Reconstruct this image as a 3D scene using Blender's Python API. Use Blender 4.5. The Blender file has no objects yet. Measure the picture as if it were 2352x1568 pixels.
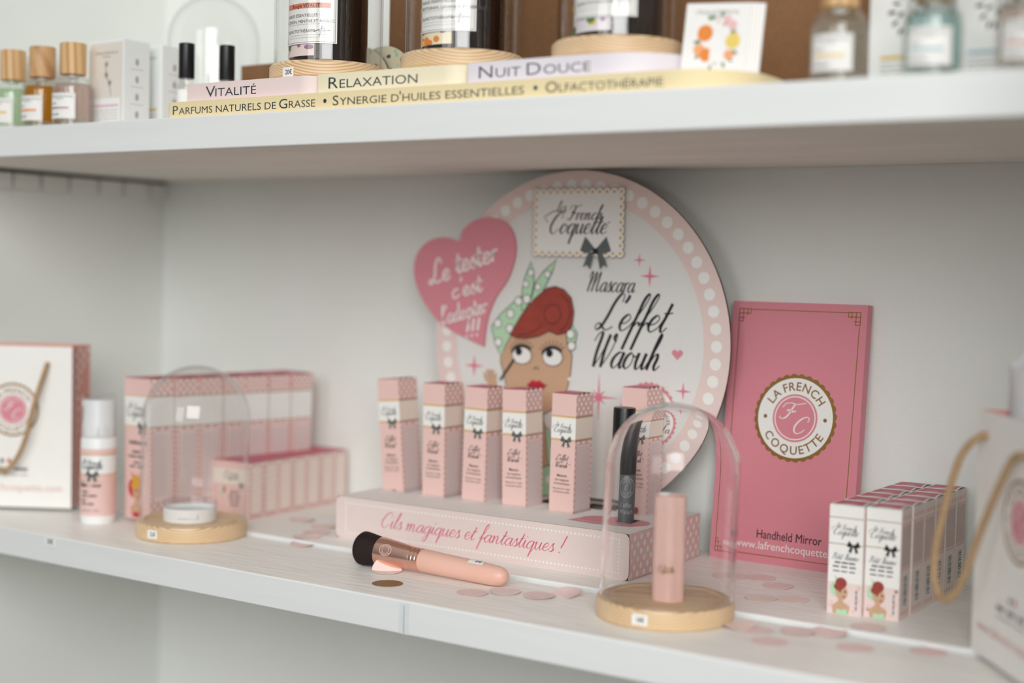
import bpy, bmesh, math, random
from mathutils import Vector, Matrix, Euler
from mathutils.geometry import tessellate_polygon

random.seed(7)
scene = bpy.context.scene
COL = scene.collection
R = math.radians

# ------------------------------------------------------------------ camera
cam_data = bpy.data.cameras.new('camera')
cam = bpy.data.objects.new('camera', cam_data)
COL.objects.link(cam)
cam_data.sensor_width = 36.0
cam_data.lens = 36.0 * 3386.0 / 2352.0
cam_data.clip_start = 0.02
_yaw, _pitch, _roll = R(34.33), R(2.71), R(1.28)
_f = Vector((-math.sin(_yaw) * math.cos(_pitch), math.cos(_yaw) * math.cos(_pitch), -math.sin(_pitch)))
_r0 = Vector((math.cos(_yaw), math.sin(_yaw), 0))
_u0 = _r0.cross(_f)
_r = _r0 * math.cos(_roll) + _u0 * math.sin(_roll)
_u = _u0 * math.cos(_roll) - _r0 * math.sin(_roll)
cam.matrix_world = Matrix(((_r.x, _u.x, -_f.x, 1.5148), (_r.y, _u.y, -_f.y, -1.3794), (_r.z, _u.z, -_f.z, 0.285), (0, 0, 0, 1)))
cam_data.dof.use_dof = True
cam_data.dof.focus_distance = 1.385
cam_data.dof.aperture_fstop = 1.9
scene.camera = cam

# ------------------------------------------------------------------ world, light, exposure
scene.view_settings.view_transform = 'Standard'
scene.view_settings.look = 'None'
scene.view_settings.gamma = 1.0
scene.view_settings.use_curve_mapping = False
scene.view_settings.exposure = 0.0
scene.cycles.max_bounces = 14
scene.cycles.transparent_max_bounces = 24
scene.cycles.transmission_bounces = 12

world = bpy.data.worlds.new('world')
scene.world = world
world.use_nodes = True
_nt = world.node_tree
_bg = _nt.nodes['Background']
# soft light of the white shop interior: bright ceiling, paler walls, dimmer towards the ground
_tc = _nt.nodes.new('ShaderNodeTexCoord')
_sp = _nt.nodes.new('ShaderNodeSeparateXYZ')
_mr = _nt.nodes.new('ShaderNodeMapRange')
_mr.inputs['From Min'].default_value = -0.4; _mr.inputs['From Max'].default_value = 0.9
_cr = _nt.nodes.new('ShaderNodeValToRGB')
_cr.color_ramp.elements[0].color = (0.12, 0.13, 0.13, 1); _cr.color_ramp.elements[1].color = (1.13, 1.15, 1.14, 1)
_nt.links.new(_tc.outputs['Generated'], _sp.inputs[0]); _nt.links.new(_sp.outputs['Z'], _mr.inputs[0])
_nt.links.new(_mr.outputs[0], _cr.inputs[0]); _nt.links.new(_cr.outputs[0], _bg.inputs[0])
_bg.inputs[1].default_value = 0.43

def area_light(name, loc, target, sx, sy, power, color):
    ld = bpy.data.lights.new(name, 'AREA')
    ld.shape = 'RECTANGLE'; ld.size = sx; ld.size_y = sy
    ld.energy = power; ld.color = color
    o = bpy.data.objects.new(name, ld); COL.objects.link(o)
    o.location = loc
    o.rotation_euler = (Vector(target) - Vector(loc)).to_track_quat('-Z', 'Y').to_euler()
    return o
# daylight from the shop window behind the camera on the right, an added soft fill farther left, two small warm ceiling spots
area_light('shop_window_light', (2.75, -3.25, 1.45), (0.5, -0.15, 0.2), 1.9, 1.9, 90, (0.985, 1.0, 0.985))
area_light('fill_light', (0.9, -3.6, 0.95), (0.5, -0.15, 0.2), 1.0, 1.7, 19, (0.99, 1.0, 0.985))  # added fill that lifts the back wall, no known source
for _n, _p in (('ceiling_spot', (2.55, -2.05, 1.75)), ('ceiling_spot', (1.2, -2.6, 1.9))):
    _l = bpy.data.lights.new(_n, 'POINT'); _l.energy = 1.2; _l.color = (1.0, 0.72, 0.42); _l.shadow_soft_size = 0.035
    _o = bpy.data.objects.new(_n, _l); COL.objects.link(_o); _o.location = _p

# ------------------------------------------------------------------ materials
def lin(c):
    out = []
    for v in c[:3]:
        v /= 255.0
        out.append(v / 12.92 if v <= 0.04045 else ((v + 0.055) / 1.055) ** 2.4)
    return (*out, 1.0)

MATS = {}
def mat(name, rgb, rough=0.55, metal=0.0, var=0.03, scale=60.0, bump=0.0, bscale=250.0, stretch=(1, 1, 1), spec=0.4, transl=0.0):
    """principled material with a fine procedural variation and optional bump"""
    if name in MATS: return MATS[name]
    m = bpy.data.materials.new(name); m.use_nodes = True
    nt = m.node_tree; p = nt.nodes['Principled BSDF']
    c = lin(rgb)
    tc = nt.nodes.new('ShaderNodeTexCoord')
    mp = nt.nodes.new('ShaderNodeMapping'); mp.inputs['Scale'].default_value = stretch
    nt.links.new(tc.outputs['Object'], mp.inputs[0])
    nz = nt.nodes.new('ShaderNodeTexNoise'); nz.inputs['Scale'].default_value = scale
    nz.inputs['Detail'].default_value = 3
    nt.links.new(mp.outputs[0], nz.inputs['Vector'])
    rp = nt.nodes.new('ShaderNodeValToRGB')
    rp.color_ramp.elements[0].position = 0.3; rp.color_ramp.elements[1].position = 0.7
    rp.color_ramp.elements[0].color = tuple(max(0, v * (1 - var)) for v in c[:3]) + (1,)
    rp.color_ramp.elements[1].color = tuple(min(1, v * (1 + var)) for v in c[:3]) + (1,)
    nt.links.new(nz.outputs['Fac'], rp.inputs[0])
    nt.links.new(rp.outputs[0], p.inputs['Base Color'])
    p.inputs['Roughness'].default_value = rough
    p.inputs['Metallic'].default_value = metal
    p.inputs['Specular IOR Level'].default_value = spec
    if bump > 0:
        n2 = nt.nodes.new('ShaderNodeTexNoise'); n2.inputs['Scale'].default_value = bscale
        n2.inputs['Detail'].default_value = 4
        nt.links.new(mp.outputs[0], n2.inputs['Vector'])
        b = nt.nodes.new('ShaderNodeBump'); b.inputs['Strength'].default_value = bump
        b.inputs['Distance'].default_value = 0.001
        nt.links.new(n2.outputs['Fac'], b.inputs['Height'])
        nt.links.new(b.outputs[0], p.inputs['Normal'])
    MATS[name] = m
    return m

def wood(name, light, dark, scale=90.0, axis=(0.05, 1, 1), rough=0.5, dist=2.0, rings=False):
    if name in MATS: return MATS[name]
    m = bpy.data.materials.new(name); m.use_nodes = True
    nt = m.node_tree; p = nt.nodes['Principled BSDF']
    tc = nt.nodes.new('ShaderNodeTexCoord')
    mp = nt.nodes.new('ShaderNodeMapping'); mp.inputs['Scale'].default_value = axis
    nt.links.new(tc.outputs['Object'], mp.inputs[0])
    w = nt.nodes.new('ShaderNodeTexWave'); w.inputs['Scale'].default_value = scale
    w.wave_type = 'RINGS' if rings else 'BANDS'
    if rings:
        w.rings_direction = 'X'; mp.inputs['Location'].default_value = (0, -0.02, 0.11)
    else: w.bands_direction = 'DIAGONAL'
    w.inputs['Distortion'].default_value = dist; w.inputs['Detail'].default_value = 2
    w.inputs['Detail Scale'].default_value = 0.6
    nt.links.new(mp.outputs[0], w.inputs['Vector'])
    nz = nt.nodes.new('ShaderNodeTexNoise'); nz.inputs['Scale'].default_value = 35
    nt.links.new(mp.outputs[0], nz.inputs['Vector'])
    mx = nt.nodes.new('ShaderNodeMath'); mx.operation = 'MULTIPLY'
    nt.links.new(w.outputs['Fac'], mx.inputs[0]); nt.links.new(nz.outputs['Fac'], mx.inputs[1])
    rp = nt.nodes.new('ShaderNodeValToRGB')
    rp.color_ramp.elements[0].color = lin(light); rp.color_ramp.elements[1].color = lin(dark)
    rp.color_ramp.elements[0].position = 0.2; rp.color_ramp.elements[1].position = 0.62
    nt.links.new(mx.outputs[0], rp.inputs[0])
    nt.links.new(rp.outputs[0], p.inputs['Base Color'])
    p.inputs['Roughness'].default_value = rough
    MATS[name] = m
    return m

def glass(name, ior=1.45, tint=(1, 1, 1), rough=0.0):
    if name in MATS: return MATS[name]
    m = bpy.data.materials.new(name); m.use_nodes = True
    nt = m.node_tree; nt.nodes.remove(nt.nodes['Principled BSDF'])
    out = nt.nodes['Material Output']
    g = nt.nodes.new('ShaderNodeBsdfGlass'); g.inputs['IOR'].default_value = ior
    g.inputs['Roughness'].default_value = rough
    g.inputs['Color'].default_value = (*tint, 1)
    nt.links.new(g.outputs[0], out.inputs[0])
    MATS[name] = m
    return m

def clear(name, tint=(1, 1, 1), diffuse=None, dfac=0.0, gloss=1.0, rough=0.02, base=0.04, edge=0.9):
    """see-through material: tinted transparency, some body colour, fresnel gloss"""
    if name in MATS: return MATS[name]
    m = bpy.data.materials.new(name); m.use_nodes = True
    nt = m.node_tree; nt.nodes.remove(nt.nodes['Principled BSDF'])
    out = nt.nodes['Material Output']
    t = nt.nodes.new('ShaderNodeBsdfTransparent'); t.inputs[0].default_value = (*tint, 1)
    last = t
    if diffuse:
        d = nt.nodes.new('ShaderNodeBsdfDiffuse'); d.inputs[0].default_value = lin(diffuse)
        x = nt.nodes.new('ShaderNodeMixShader'); x.inputs[0].default_value = dfac
        nt.links.new(t.outputs[0], x.inputs[1]); nt.links.new(d.outputs[0], x.inputs[2]); last = x
    gl = nt.nodes.new('ShaderNodeBsdfGlossy'); gl.inputs['Roughness'].default_value = rough
    lw = nt.nodes.new('ShaderNodeLayerWeight'); lw.inputs[0].default_value = 0.5
    pw = nt.nodes.new('ShaderNodeMath'); pw.operation = 'POWER'; pw.inputs[1].default_value = 5.0
    nt.links.new(lw.outputs['Facing'], pw.inputs[0])
    fr = nt.nodes.new('ShaderNodeMath'); fr.operation = 'MULTIPLY_ADD'; fr.inputs[1].default_value = edge; fr.inputs[2].default_value = base
    nt.links.new(pw.outputs[0], fr.inputs[0])
    mu = nt.nodes.new('ShaderNodeMath'); mu.operation = 'MULTIPLY'; mu.inputs[1].default_value = gloss
    nt.links.new(fr.outputs[0], mu.inputs[0])
    y = nt.nodes.new('ShaderNodeMixShader')
    nt.links.new(mu.outputs[0], y.inputs[0]); nt.links.new(last.outputs[0], y.inputs[1]); nt.links.new(gl.outputs[0], y.inputs[2])
    nt.links.new(y.outputs[0], out.inputs[0])
    MATS[name] = m
    return m

WALL = mat('plaster_paint', (236, 238, 234), 0.85, var=0.015, scale=9, bump=0.35, bscale=420)
SHELF = mat('white_painted_wood', (234, 235, 235), 0.5, var=0.02, scale=30, bump=0.5, bscale=70, stretch=(0.12, 1, 1))
SHELFTOP = mat('white_brushed_paint', (248, 245, 240), 0.42, var=0.035, scale=40, bump=0.9, bscale=90, stretch=(0.35, 1.6, 1), spec=0.5)
UNDER = mat('scuffed_white_paint', (240, 236, 228), 0.7, var=0.05, scale=14, bump=0.3, bscale=60, stretch=(0.3, 1, 1))
GREYGAP = mat('dark_gap', (60, 66, 58), 0.9)
FLOOR = wood('floor_boards', (118, 110, 102), (88, 80, 74), 6, (0.2, 1, 1))
WHITE = mat('white_card', (243, 241, 238), 0.6, var=0.01, scale=200)
CREAM = mat('cream_card', (240, 229, 217), 0.6, var=0.01, scale=200)
PINK = mat('pale_pink_card', (237, 200, 193), 0.5, var=0.012, scale=180)
PINKD = mat('dusty_pink_card', (225, 180, 174), 0.5, var=0.012, scale=180)
PINKL = mat('blush_print', (238, 217, 214), 0.55, var=0.012, scale=180)
ROSE = mat('rose_card', (222, 139, 152), 0.5, var=0.012, scale=180)
ROSED = mat('deep_rose_card', (205, 104, 124), 0.45, var=0.012, scale=180)
HEARTP = mat('heart_rose', (222, 142, 154), 0.45, var=0.01, scale=180)
RINGP = mat('display_ring_pink', (233, 211, 206), 0.5, var=0.01, scale=180)
BASEP = mat('display_base_pink', (230, 212, 207), 0.5, var=0.01, scale=180)
INK = mat('black_ink', (28, 32, 34), 0.6, var=0.0)
GREYINK = mat('grey_ink', (92, 92, 96), 0.6, var=0.0)
PALEINK = mat('pale_grey_ink', (178, 172, 174), 0.6, var=0.0)
STARP = mat('star_rose', (224, 130, 152), 0.5, var=0.0)
SIDEP = mat('display_side_pink', (230, 198, 192), 0.5, var=0.012, scale=180)
PEACHC = mat('peach_cream_print', (240, 222, 214), 0.55, var=0.01)
MAGENTA = mat('rose_ink', (216, 98, 128), 0.5, var=0.0)
GOLD = mat('gold_foil', (160, 120, 62), 0.45, 0.55, var=0.06, scale=25)
GOLDY = mat('yellow_gold_print', (226, 178, 76), 0.5, 0.2, var=0.0)
BOWG = mat('bow_grey', (96, 104, 104), 0.6, var=0.25, scale=1500)
KRAFT = mat('cut_cardboard_edge', (108, 78, 60), 0.8)
HOLE = mat('box_inside_card', (120, 96, 62), 0.9)
SKIN = mat('printed_skin', (206, 168, 138), 0.6, var=0.01)
HAIRM = mat('printed_red_hair', (158, 66, 54), 0.6, var=0.12, scale=60)
MINT = mat('printed_mint', (186, 222, 186), 0.6, var=0.01)
LIPM = mat('printed_red', (196, 40, 62), 0.5, var=0.0)
CREAMB = mat('cream_yellow_board', (240, 222, 178), 0.55, var=0.012, scale=300, spec=0.3)
CREAMB2 = mat('pale_yellow_board', (242, 233, 202), 0.5, var=0.012, scale=300)
PINKB = mat('pale_pink_board', (238, 218, 214), 0.5, var=0.01, scale=300)
LILACB = mat('pale_lilac_board', (232, 226, 232), 0.5, var=0.01, scale=300)
MDF = mat('brown_board', (134, 96, 64), 0.8, var=0.06, scale=150, bump=0.2, bscale=500)
NAVY = mat('slate_lettering', (44, 58, 66), 0.55, var=0.0)
PINE = wood('pine', (232, 203, 164), (203, 163, 120), 130, (0.3, 1, 1), 0.45, 1.2, True)
CAPW = wood('pale_cap_wood', (222, 182, 130), (190, 142, 92), 60, (1, 1, 0.05), 0.5, 2.0)
CAPW2 = wood('figured_cap_wood', (208, 164, 116), (176, 124, 80), 30, (1, 0.4, 0.6), 0.5, 5.0)
THINGLASS = clear('thin_dome_glass', (0.997, 0.998, 0.997), base=0.03, edge=0.8)
BOARDW = mat('display_board_white', (229, 228, 225), 0.6, var=0.01, scale=200)
DOMEGLASS = glass('dome_glass', 1.30)
BOTTLEGLASS = clear('bottle_glass', (0.97, 0.98, 0.97), gloss=1.0)
CLEARPL = clear('clear_plastic', (0.985, 0.985, 0.99), gloss=0.8)
BLACK = mat('black_plastic', (22, 22, 24), 0.32, var=0.02)
SLATE = mat('slate_reflection_and_print', (84, 92, 94), 0.35, var=0.02)  # grey print; on the tester tube it paints the dome's reflection
AMBER = clear('amber_glass', (0.34, 0.19, 0.09), (44, 26, 17), 0.6, 1.6, 0.04)
WPL = mat('white_plastic', (244, 244, 243), 0.35, var=0.005)
COPPER = mat('rose_gold_metal', (240, 190, 172), 0.22, 1.0, var=0.03, scale=40)
PEACH = mat('peach_lacquer', (236, 188, 170), 0.32, var=0.012)
LIPST = mat('pale_pink_lacquer', (243, 200, 188), 0.35, var=0.01)
BRISTLE = mat('dark_bristle', (32, 13, 13), 0.7, var=0.3, scale=900)
ROPE = mat('jute_cord', (180, 148, 112), 0.75, var=0.22, scale=500, bump=0.6, bscale=600)
PAPER = mat('white_bag_paper', (246, 244, 240), 0.55, var=0.01)
BAGPINK = mat('bag_gusset_pink', (228, 160, 148), 0.55, var=0.01)
TISSUE = mat('tissue_paper', (240, 240, 242), 0.7, var=0.02)
CONF = mat('confetti_pink', (242, 218, 212), 0.75, var=0.05, scale=120)
CONF2 = mat('confetti_rose', (241, 212, 208), 0.75, var=0.05, scale=120)
CONFG = mat('confetti_gold', (160, 124, 76), 0.45, 0.55, var=0.12, scale=500)
# ------------------------------------------------------------------ mesh builder
class MB:
    def __init__(self):
        self.v = []; self.f = []; self.m = []; self.mats = []; self.s = []
    def mi(self, m):
        if m not in self.mats: self.mats.append(m)
        return self.mats.index(m)
    def add(self, verts, faces, m, smooth=False):
        b = len(self.v); i = self.mi(m)
        self.v.extend([tuple(p) for p in verts])
        for f in faces:
            self.f.append([b + k for k in f]); self.m.append(i); self.s.append(smooth)
    def box(self, x0, x1, y0, y1, z0, z1, m, faces='xXyYzZ', **kw):
        v = [(x0, y0, z0), (x1, y0, z0), (x1, y1, z0), (x0, y1, z0), (x0, y0, z1), (x1, y0, z1), (x1, y1, z1), (x0, y1, z1)]
        F = dict(z=(0, 3, 2, 1), Z=(4, 5, 6, 7), y=(0, 1, 5, 4), Y=(2, 3, 7, 6), x=(3, 0, 4, 7), X=(1, 2, 6, 5))
        for k in faces: self.add([v[q] for q in F[k]], [(0, 1, 2, 3)], kw.get(k, m))
    def lathe(self, prof, m, seg=48, c=(0, 0, 0), cap0=True, cap1=True, smooth=True, axis=None):
        """prof: list of (r, z); axis None = z"""
        vs = []; fs = []
        for r, z in prof:
            for k in range(seg):
                a = 2 * math.pi * k / seg
                vs.append((r * math.cos(a), r * math.sin(a), z))
        n = len(prof)
        for j in range(n - 1):
            for k in range(seg):
                k2 = (k + 1) % seg
                fs.append((j * seg + k, j * seg + k2, (j + 1) * seg + k2, (j + 1) * seg + k))
        caps = []
        if cap0 and prof[0][0] > 1e-6: caps.append(tuple(reversed(range(seg))))
        if cap1 and prof[-1][0] > 1e-6: caps.append(tuple((n - 1) * seg + k for k in range(seg)))
        if axis is None: T = lambda p: (p[0] + c[0], p[1] + c[1], p[2] + c[2])
        else:
            q = Vector((0, 0, 1)).rotation_difference(Vector(axis).normalized())
            T = lambda p: tuple(q @ Vector(p) + Vector(c))
        vs = [T(p) for p in vs]
        self.add(vs, fs, m, smooth)
        b = len(self.v) - len(vs); i = self.mi(m)
        for cp in caps:
            self.f.append([b + k for k in cp]); self.m.append(i); self.s.append(False)
    def tube(self, pts, r, m, seg=10):
        pts = [Vector(p) for p in pts]; vs = []; fs = []; n = len(pts)
        up = Vector((0, 0, 1))
        for i, p in enumerate(pts):
            t = (pts[min(i + 1, n - 1)] - pts[max(i - 1, 0)]).normalized()
            a = t.cross(up)
            if a.length < 0.05: a = t.cross(Vector((0, 1, 0)))
            a.normalize(); b = t.cross(a)
            rr = r[i] if isinstance(r, (list, tuple)) else r
            for k in range(seg):
                w = 2 * math.pi * k / seg
                vs.append(p + a * (rr * math.cos(w)) + b * (rr * math.sin(w)))
        for i in range(n - 1):
            for k in range(seg):
                k2 = (k + 1) % seg
                fs.append((i * seg + k, i * seg + k2, (i + 1) * seg + k2, (i + 1) * seg + k))
        self.add(vs, fs, m, True)
        b0 = len(self.v) - len(vs); mi = self.mi(m)
        for cp in (tuple(reversed(range(seg))), tuple((n - 1) * seg + k for k in range(seg))):
            self.f.append([b0 + k for k in cp]); self.m.append(mi); self.s.append(False)
    def prism(self, pts, z0, z1, m, mside=None, smooth=False, mtop=None):
        """plan outline (ccw) extruded in z"""
        n = len(pts)
        tri = tessellate_polygon([[Vector((x, y, 0)) for x, y in pts]])
        self.add([(x, y, z0) for x, y in pts], [tuple(reversed(t)) for t in tri], m)
        self.add([(x, y, z1) for x, y in pts], tri, mtop or m)
        vs = [(x, y, z0) for x, y in pts] + [(x, y, z1) for x, y in pts]
        self.add(vs, [(k, (k + 1) % n, n + (k + 1) % n, n + k) for k in range(n)], mside or m, smooth)
    def build(self, name, parent=None, loc=(0, 0, 0), rot=(0, 0, 0), fix=True):
        me = bpy.data.meshes.new(name)
        me.from_pydata(self.v, [], self.f)
        for m in self.mats: me.materials.append(m)
        me.polygons.foreach_set('material_index', self.m)
        me.polygons.foreach_set('use_smooth', self.s)
        me.update()
        if fix is True:
            bm = bmesh.new(); bm.from_mesh(me)
            bmesh.ops.remove_doubles(bm, verts=bm.verts, dist=1e-7)
            bm.to_mesh(me); bm.free()
            me.set_sharp_from_angle(angle=R(32))
        o = bpy.data.objects.new(name, me); COL.objects.link(o)
        if parent: o.parent = parent
        o.location = loc; o.rotation_euler = rot
        return o

def tag(o, label=None, cat=None, group=None, kind=None):
    if label: o['label'] = label
    if cat: o['category'] = cat
    if group: o['group'] = group
    if kind: o['kind'] = kind
    return o
def thing(name, label, cat, loc=(0, 0, 0), rot=(0, 0, 0), group=None):
    o = bpy.data.objects.new(name, None); COL.objects.link(o)
    o.empty_display_size = 0.02
    o.location = loc; o.rotation_euler = rot
    return tag(o, label, cat, group)
def dup(root, label, loc, rot=(0, 0, 0), group=None):
    """copy of a thing with copies of its parts and sub-parts (mesh data shared)"""
    c = root.copy(); COL.objects.link(c); c.location = loc; c.rotation_euler = rot
    c['label'] = label
    if group: c['group'] = group
    for ch in [o for o in COL.objects if o.parent == root]:
        d = ch.copy(); COL.objects.link(d); d.parent = c
        for g in [o for o in COL.objects if o.parent == ch]:
            e = g.copy(); COL.objects.link(e); e.parent = d
    return c

# ------------------------------------------------------------------ printing on surfaces
STEP = 0.000016
class Canvas:
    """draws flat print into a mesh builder through a mapping (u, v, lift) -> point"""
    def __init__(self, mb, fn): self.mb = mb; self.fn = fn; self.k = 2
    def sub(self, ox, oy, sc=1.0, rot=0.0):
        c, s = math.cos(rot) * sc, math.sin(rot) * sc
        p = self.fn; q = Canvas(self.mb, lambda u, v, d: p(ox + u * c - v * s, oy + u * s + v * c, d)); q.k = self.k
        return q
    def poly(self, pts, m, up=1):
        self.k += 2 * up; d = (self.k + (0 if up else 1)) * STEP
        if len(pts) == 3: tri = [(0, 1, 2)]
        else: tri = tessellate_polygon([[Vector((x, y, 0)) for x, y in pts]])
        a = sum(pts[i][0] * pts[(i + 1) % len(pts)][1] - pts[(i + 1) % len(pts)][0] * pts[i][1] for i in range(len(pts)))
        out = []
        for t in tri:
            (x0, y0), (x1, y1), (x2, y2) = (pts[i] for i in t)
            out.append(t if (x1 - x0) * (y2 - y0) - (x2 - x0) * (y1 - y0) > 0 else tuple(reversed(t)))
        self.mb.add([self.fn(x, y, d) for x, y in pts], out, m)
    def rect(self, x0, x1, y0, y1, m, n=1, up=1):
        self.k += 2 * up; d = (self.k + (0 if up else 1)) * STEP
        vs = []; fs = []
        for i in range(n + 1):
            x = x0 + (x1 - x0) * i / n
            vs += [self.fn(x, y0, d), self.fn(x, y1, d)]
        for i in range(n): fs.append((2 * i, 2 * i + 2, 2 * i + 3, 2 * i + 1))
        self.mb.add(vs, fs, m)
    def disc(self, x, y, r, m, seg=14, ry=None, up=0):
        self.k += 2 * up; d = (self.k + 1) * STEP; ry = ry or r
        self.mb.add([self.fn(x + r * math.cos(2 * math.pi * k / seg), y + ry * math.sin(2 * math.pi * k / seg), d) for k in range(seg)], [tuple(range(seg))], m)
    def ring(self, x, y, r0, r1, m, seg=64, a0=0, a1=2 * math.pi, up=1):
        self.k += 2 * up; d = self.k * STEP; vs = []; fs = []
        for k in range(seg + 1):
            a = a0 + (a1 - a0) * k / seg
            vs += [self.fn(x + r0 * math.cos(a), y + r0 * math.sin(a), d), self.fn(x + r1 * math.cos(a), y + r1 * math.sin(a), d)]
        for k in range(seg): fs.append((2 * k, 2 * k + 1, 2 * k + 3, 2 * k + 2))
        self.mb.add(vs, fs, m)
    def ribbon(self, pts, w, m, up=0):
        """pts 2-D, w width per point"""
        d = (self.k + 1) * STEP; self.k += 2 * up
        n = len(pts); vs = []
        for i in range(n):
            ax, ay = pts[max(i - 1, 0)]; bx, by = pts[min(i + 1, n - 1)]
            tx, ty = bx - ax, by - ay; L = math.hypot(tx, ty) or 1
            nx, ny = -ty / L, tx / L; h = (w[i] if isinstance(w, (list, tuple)) else w) / 2
            x, y = pts[i]
            vs += [self.fn(x - nx * h, y - ny * h, d), self.fn(x + nx * h, y + ny * h, d)]
        self.mb.add(vs, [(2 * i, 2 * i + 2, 2 * i + 3, 2 * i + 1) for i in range(n - 1)], m)
    def line(self, x0, y0, x1, y1, w, m): self.ribbon([(x0, y0), (x1, y1)], w, m)
    def text(self, s, x, y, size, m, align='CENTER', bold=0.0, sx=1.0, shear=0.0, width=None):
        V, F, W = text_mesh(s, bold, shear)
        if width: sx = width / (W * size)
        ox = {'LEFT': 0, 'CENTER': -W / 2, 'RIGHT': -W}[align]
        d = (self.k + 1) * STEP
        self.mb.add([self.fn(x + (a + ox) * size * sx, y + b * size, d) for a, b in V], F, m)
    def smallcaps(self, s, x, y, size, m, small=0.76, width=None, bold=0.0):
        """capitals with the word's first letter larger; upper-case letters in s are large, lower-case small"""
        parts = []; cur = ''; big = None
        for ch in s:
            isb = ch.isupper() or ch in "'•"
            if ch == ' ': cur += ch; continue
            if big is None or isb == big: cur += ch; big = isb
            else: parts.append((cur, big)); cur = ch; big = isb
        parts.append((cur, big))
        tot = 0; lay = []
        for t, b in parts:
            sc = 1.0 if b else small
            W = text_adv(t.upper(), bold) * sc
            lay.append((t.upper(), sc, tot)); tot += W
        sx = (width / (tot * size)) if width else 1.0
        for t, sc, o in lay:
            self.text(t, x + o * size * sx, y, size * sc, m, 'LEFT', bold, sx)
    def arc_text(self, s, cx, cy, r, size, m, mid, inward=False, spread=1.0, bold=0.0):
        """text on a circle about angle mid (radians); inward = reads along the bottom"""
        adv = [text_adv(ch, bold) * size * spread for ch in s]
        tot = sum(adv); t = -tot / 2
        for ch, a in zip(s, adv):
            c = t + a / 2; t += a
            if ch == ' ': continue
            ang = mid - c / r if not inward else mid + c / r
            rot = ang - math.pi / 2 if not inward else ang + math.pi / 2
            q = self.sub(cx + r * math.cos(ang), cy + r * math.sin(ang), 1.0, rot)
            q.text(ch, 0, -0.36 * size, size, m, 'CENTER', bold)

_TX = {}
def _eval_text(s, bold, shear):
    cu = bpy.data.curves.new('glyphs', 'FONT')
    cu.body = s; cu.size = 1.0; cu.resolution_u = 3; cu.offset = bold; cu.shear = shear
    o = bpy.data.objects.new('glyphs', cu); COL.objects.link(o)
    dg = bpy.context.evaluated_depsgraph_get(); dg.update()
    me = o.evaluated_get(dg).to_mesh()
    V = [(v.co.x, v.co.y) for v in me.vertices]; F = [tuple(p.vertices) for p in me.polygons]
    # faces should face +z
    G = []
    for f in F:
        a = sum(V[f[i]][0] * V[f[(i + 1) % len(f)]][1] - V[f[(i + 1) % len(f)]][0] * V[f[i]][1] for i in range(len(f)))
        G.append(f if a > 0 else tuple(reversed(f)))
    o.evaluated_get(dg).to_mesh_clear()
    bpy.data.objects.remove(o); bpy.data.curves.remove(cu)
    return V, G
def text_mesh(s, bold=0.0, shear=0.0):
    k = (s, bold, shear)
    if k not in _TX:
        V, F = _eval_text(s, bold, shear)
        x0 = min((v[0] for v in V), default=0); x1 = max((v[0] for v in V), default=0)
        _TX[k] = ([(a - x0, b) for a, b in V], F, x1 - x0)
    return _TX[k]
_AD = {}
def text_adv(s, bold=0.0):
    k = (s, bold)
    if k not in _AD:
        V, _ = _eval_text('|' + s + '|', bold, 0); W = max(v[0] for v in V) - min(v[0] for v in V)
        U, _ = _eval_text('||', bold, 0); W0 = max(v[0] for v in U) - min(v[0] for v in U)
        _AD[k] = W - W0
    return _AD[k]

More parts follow.
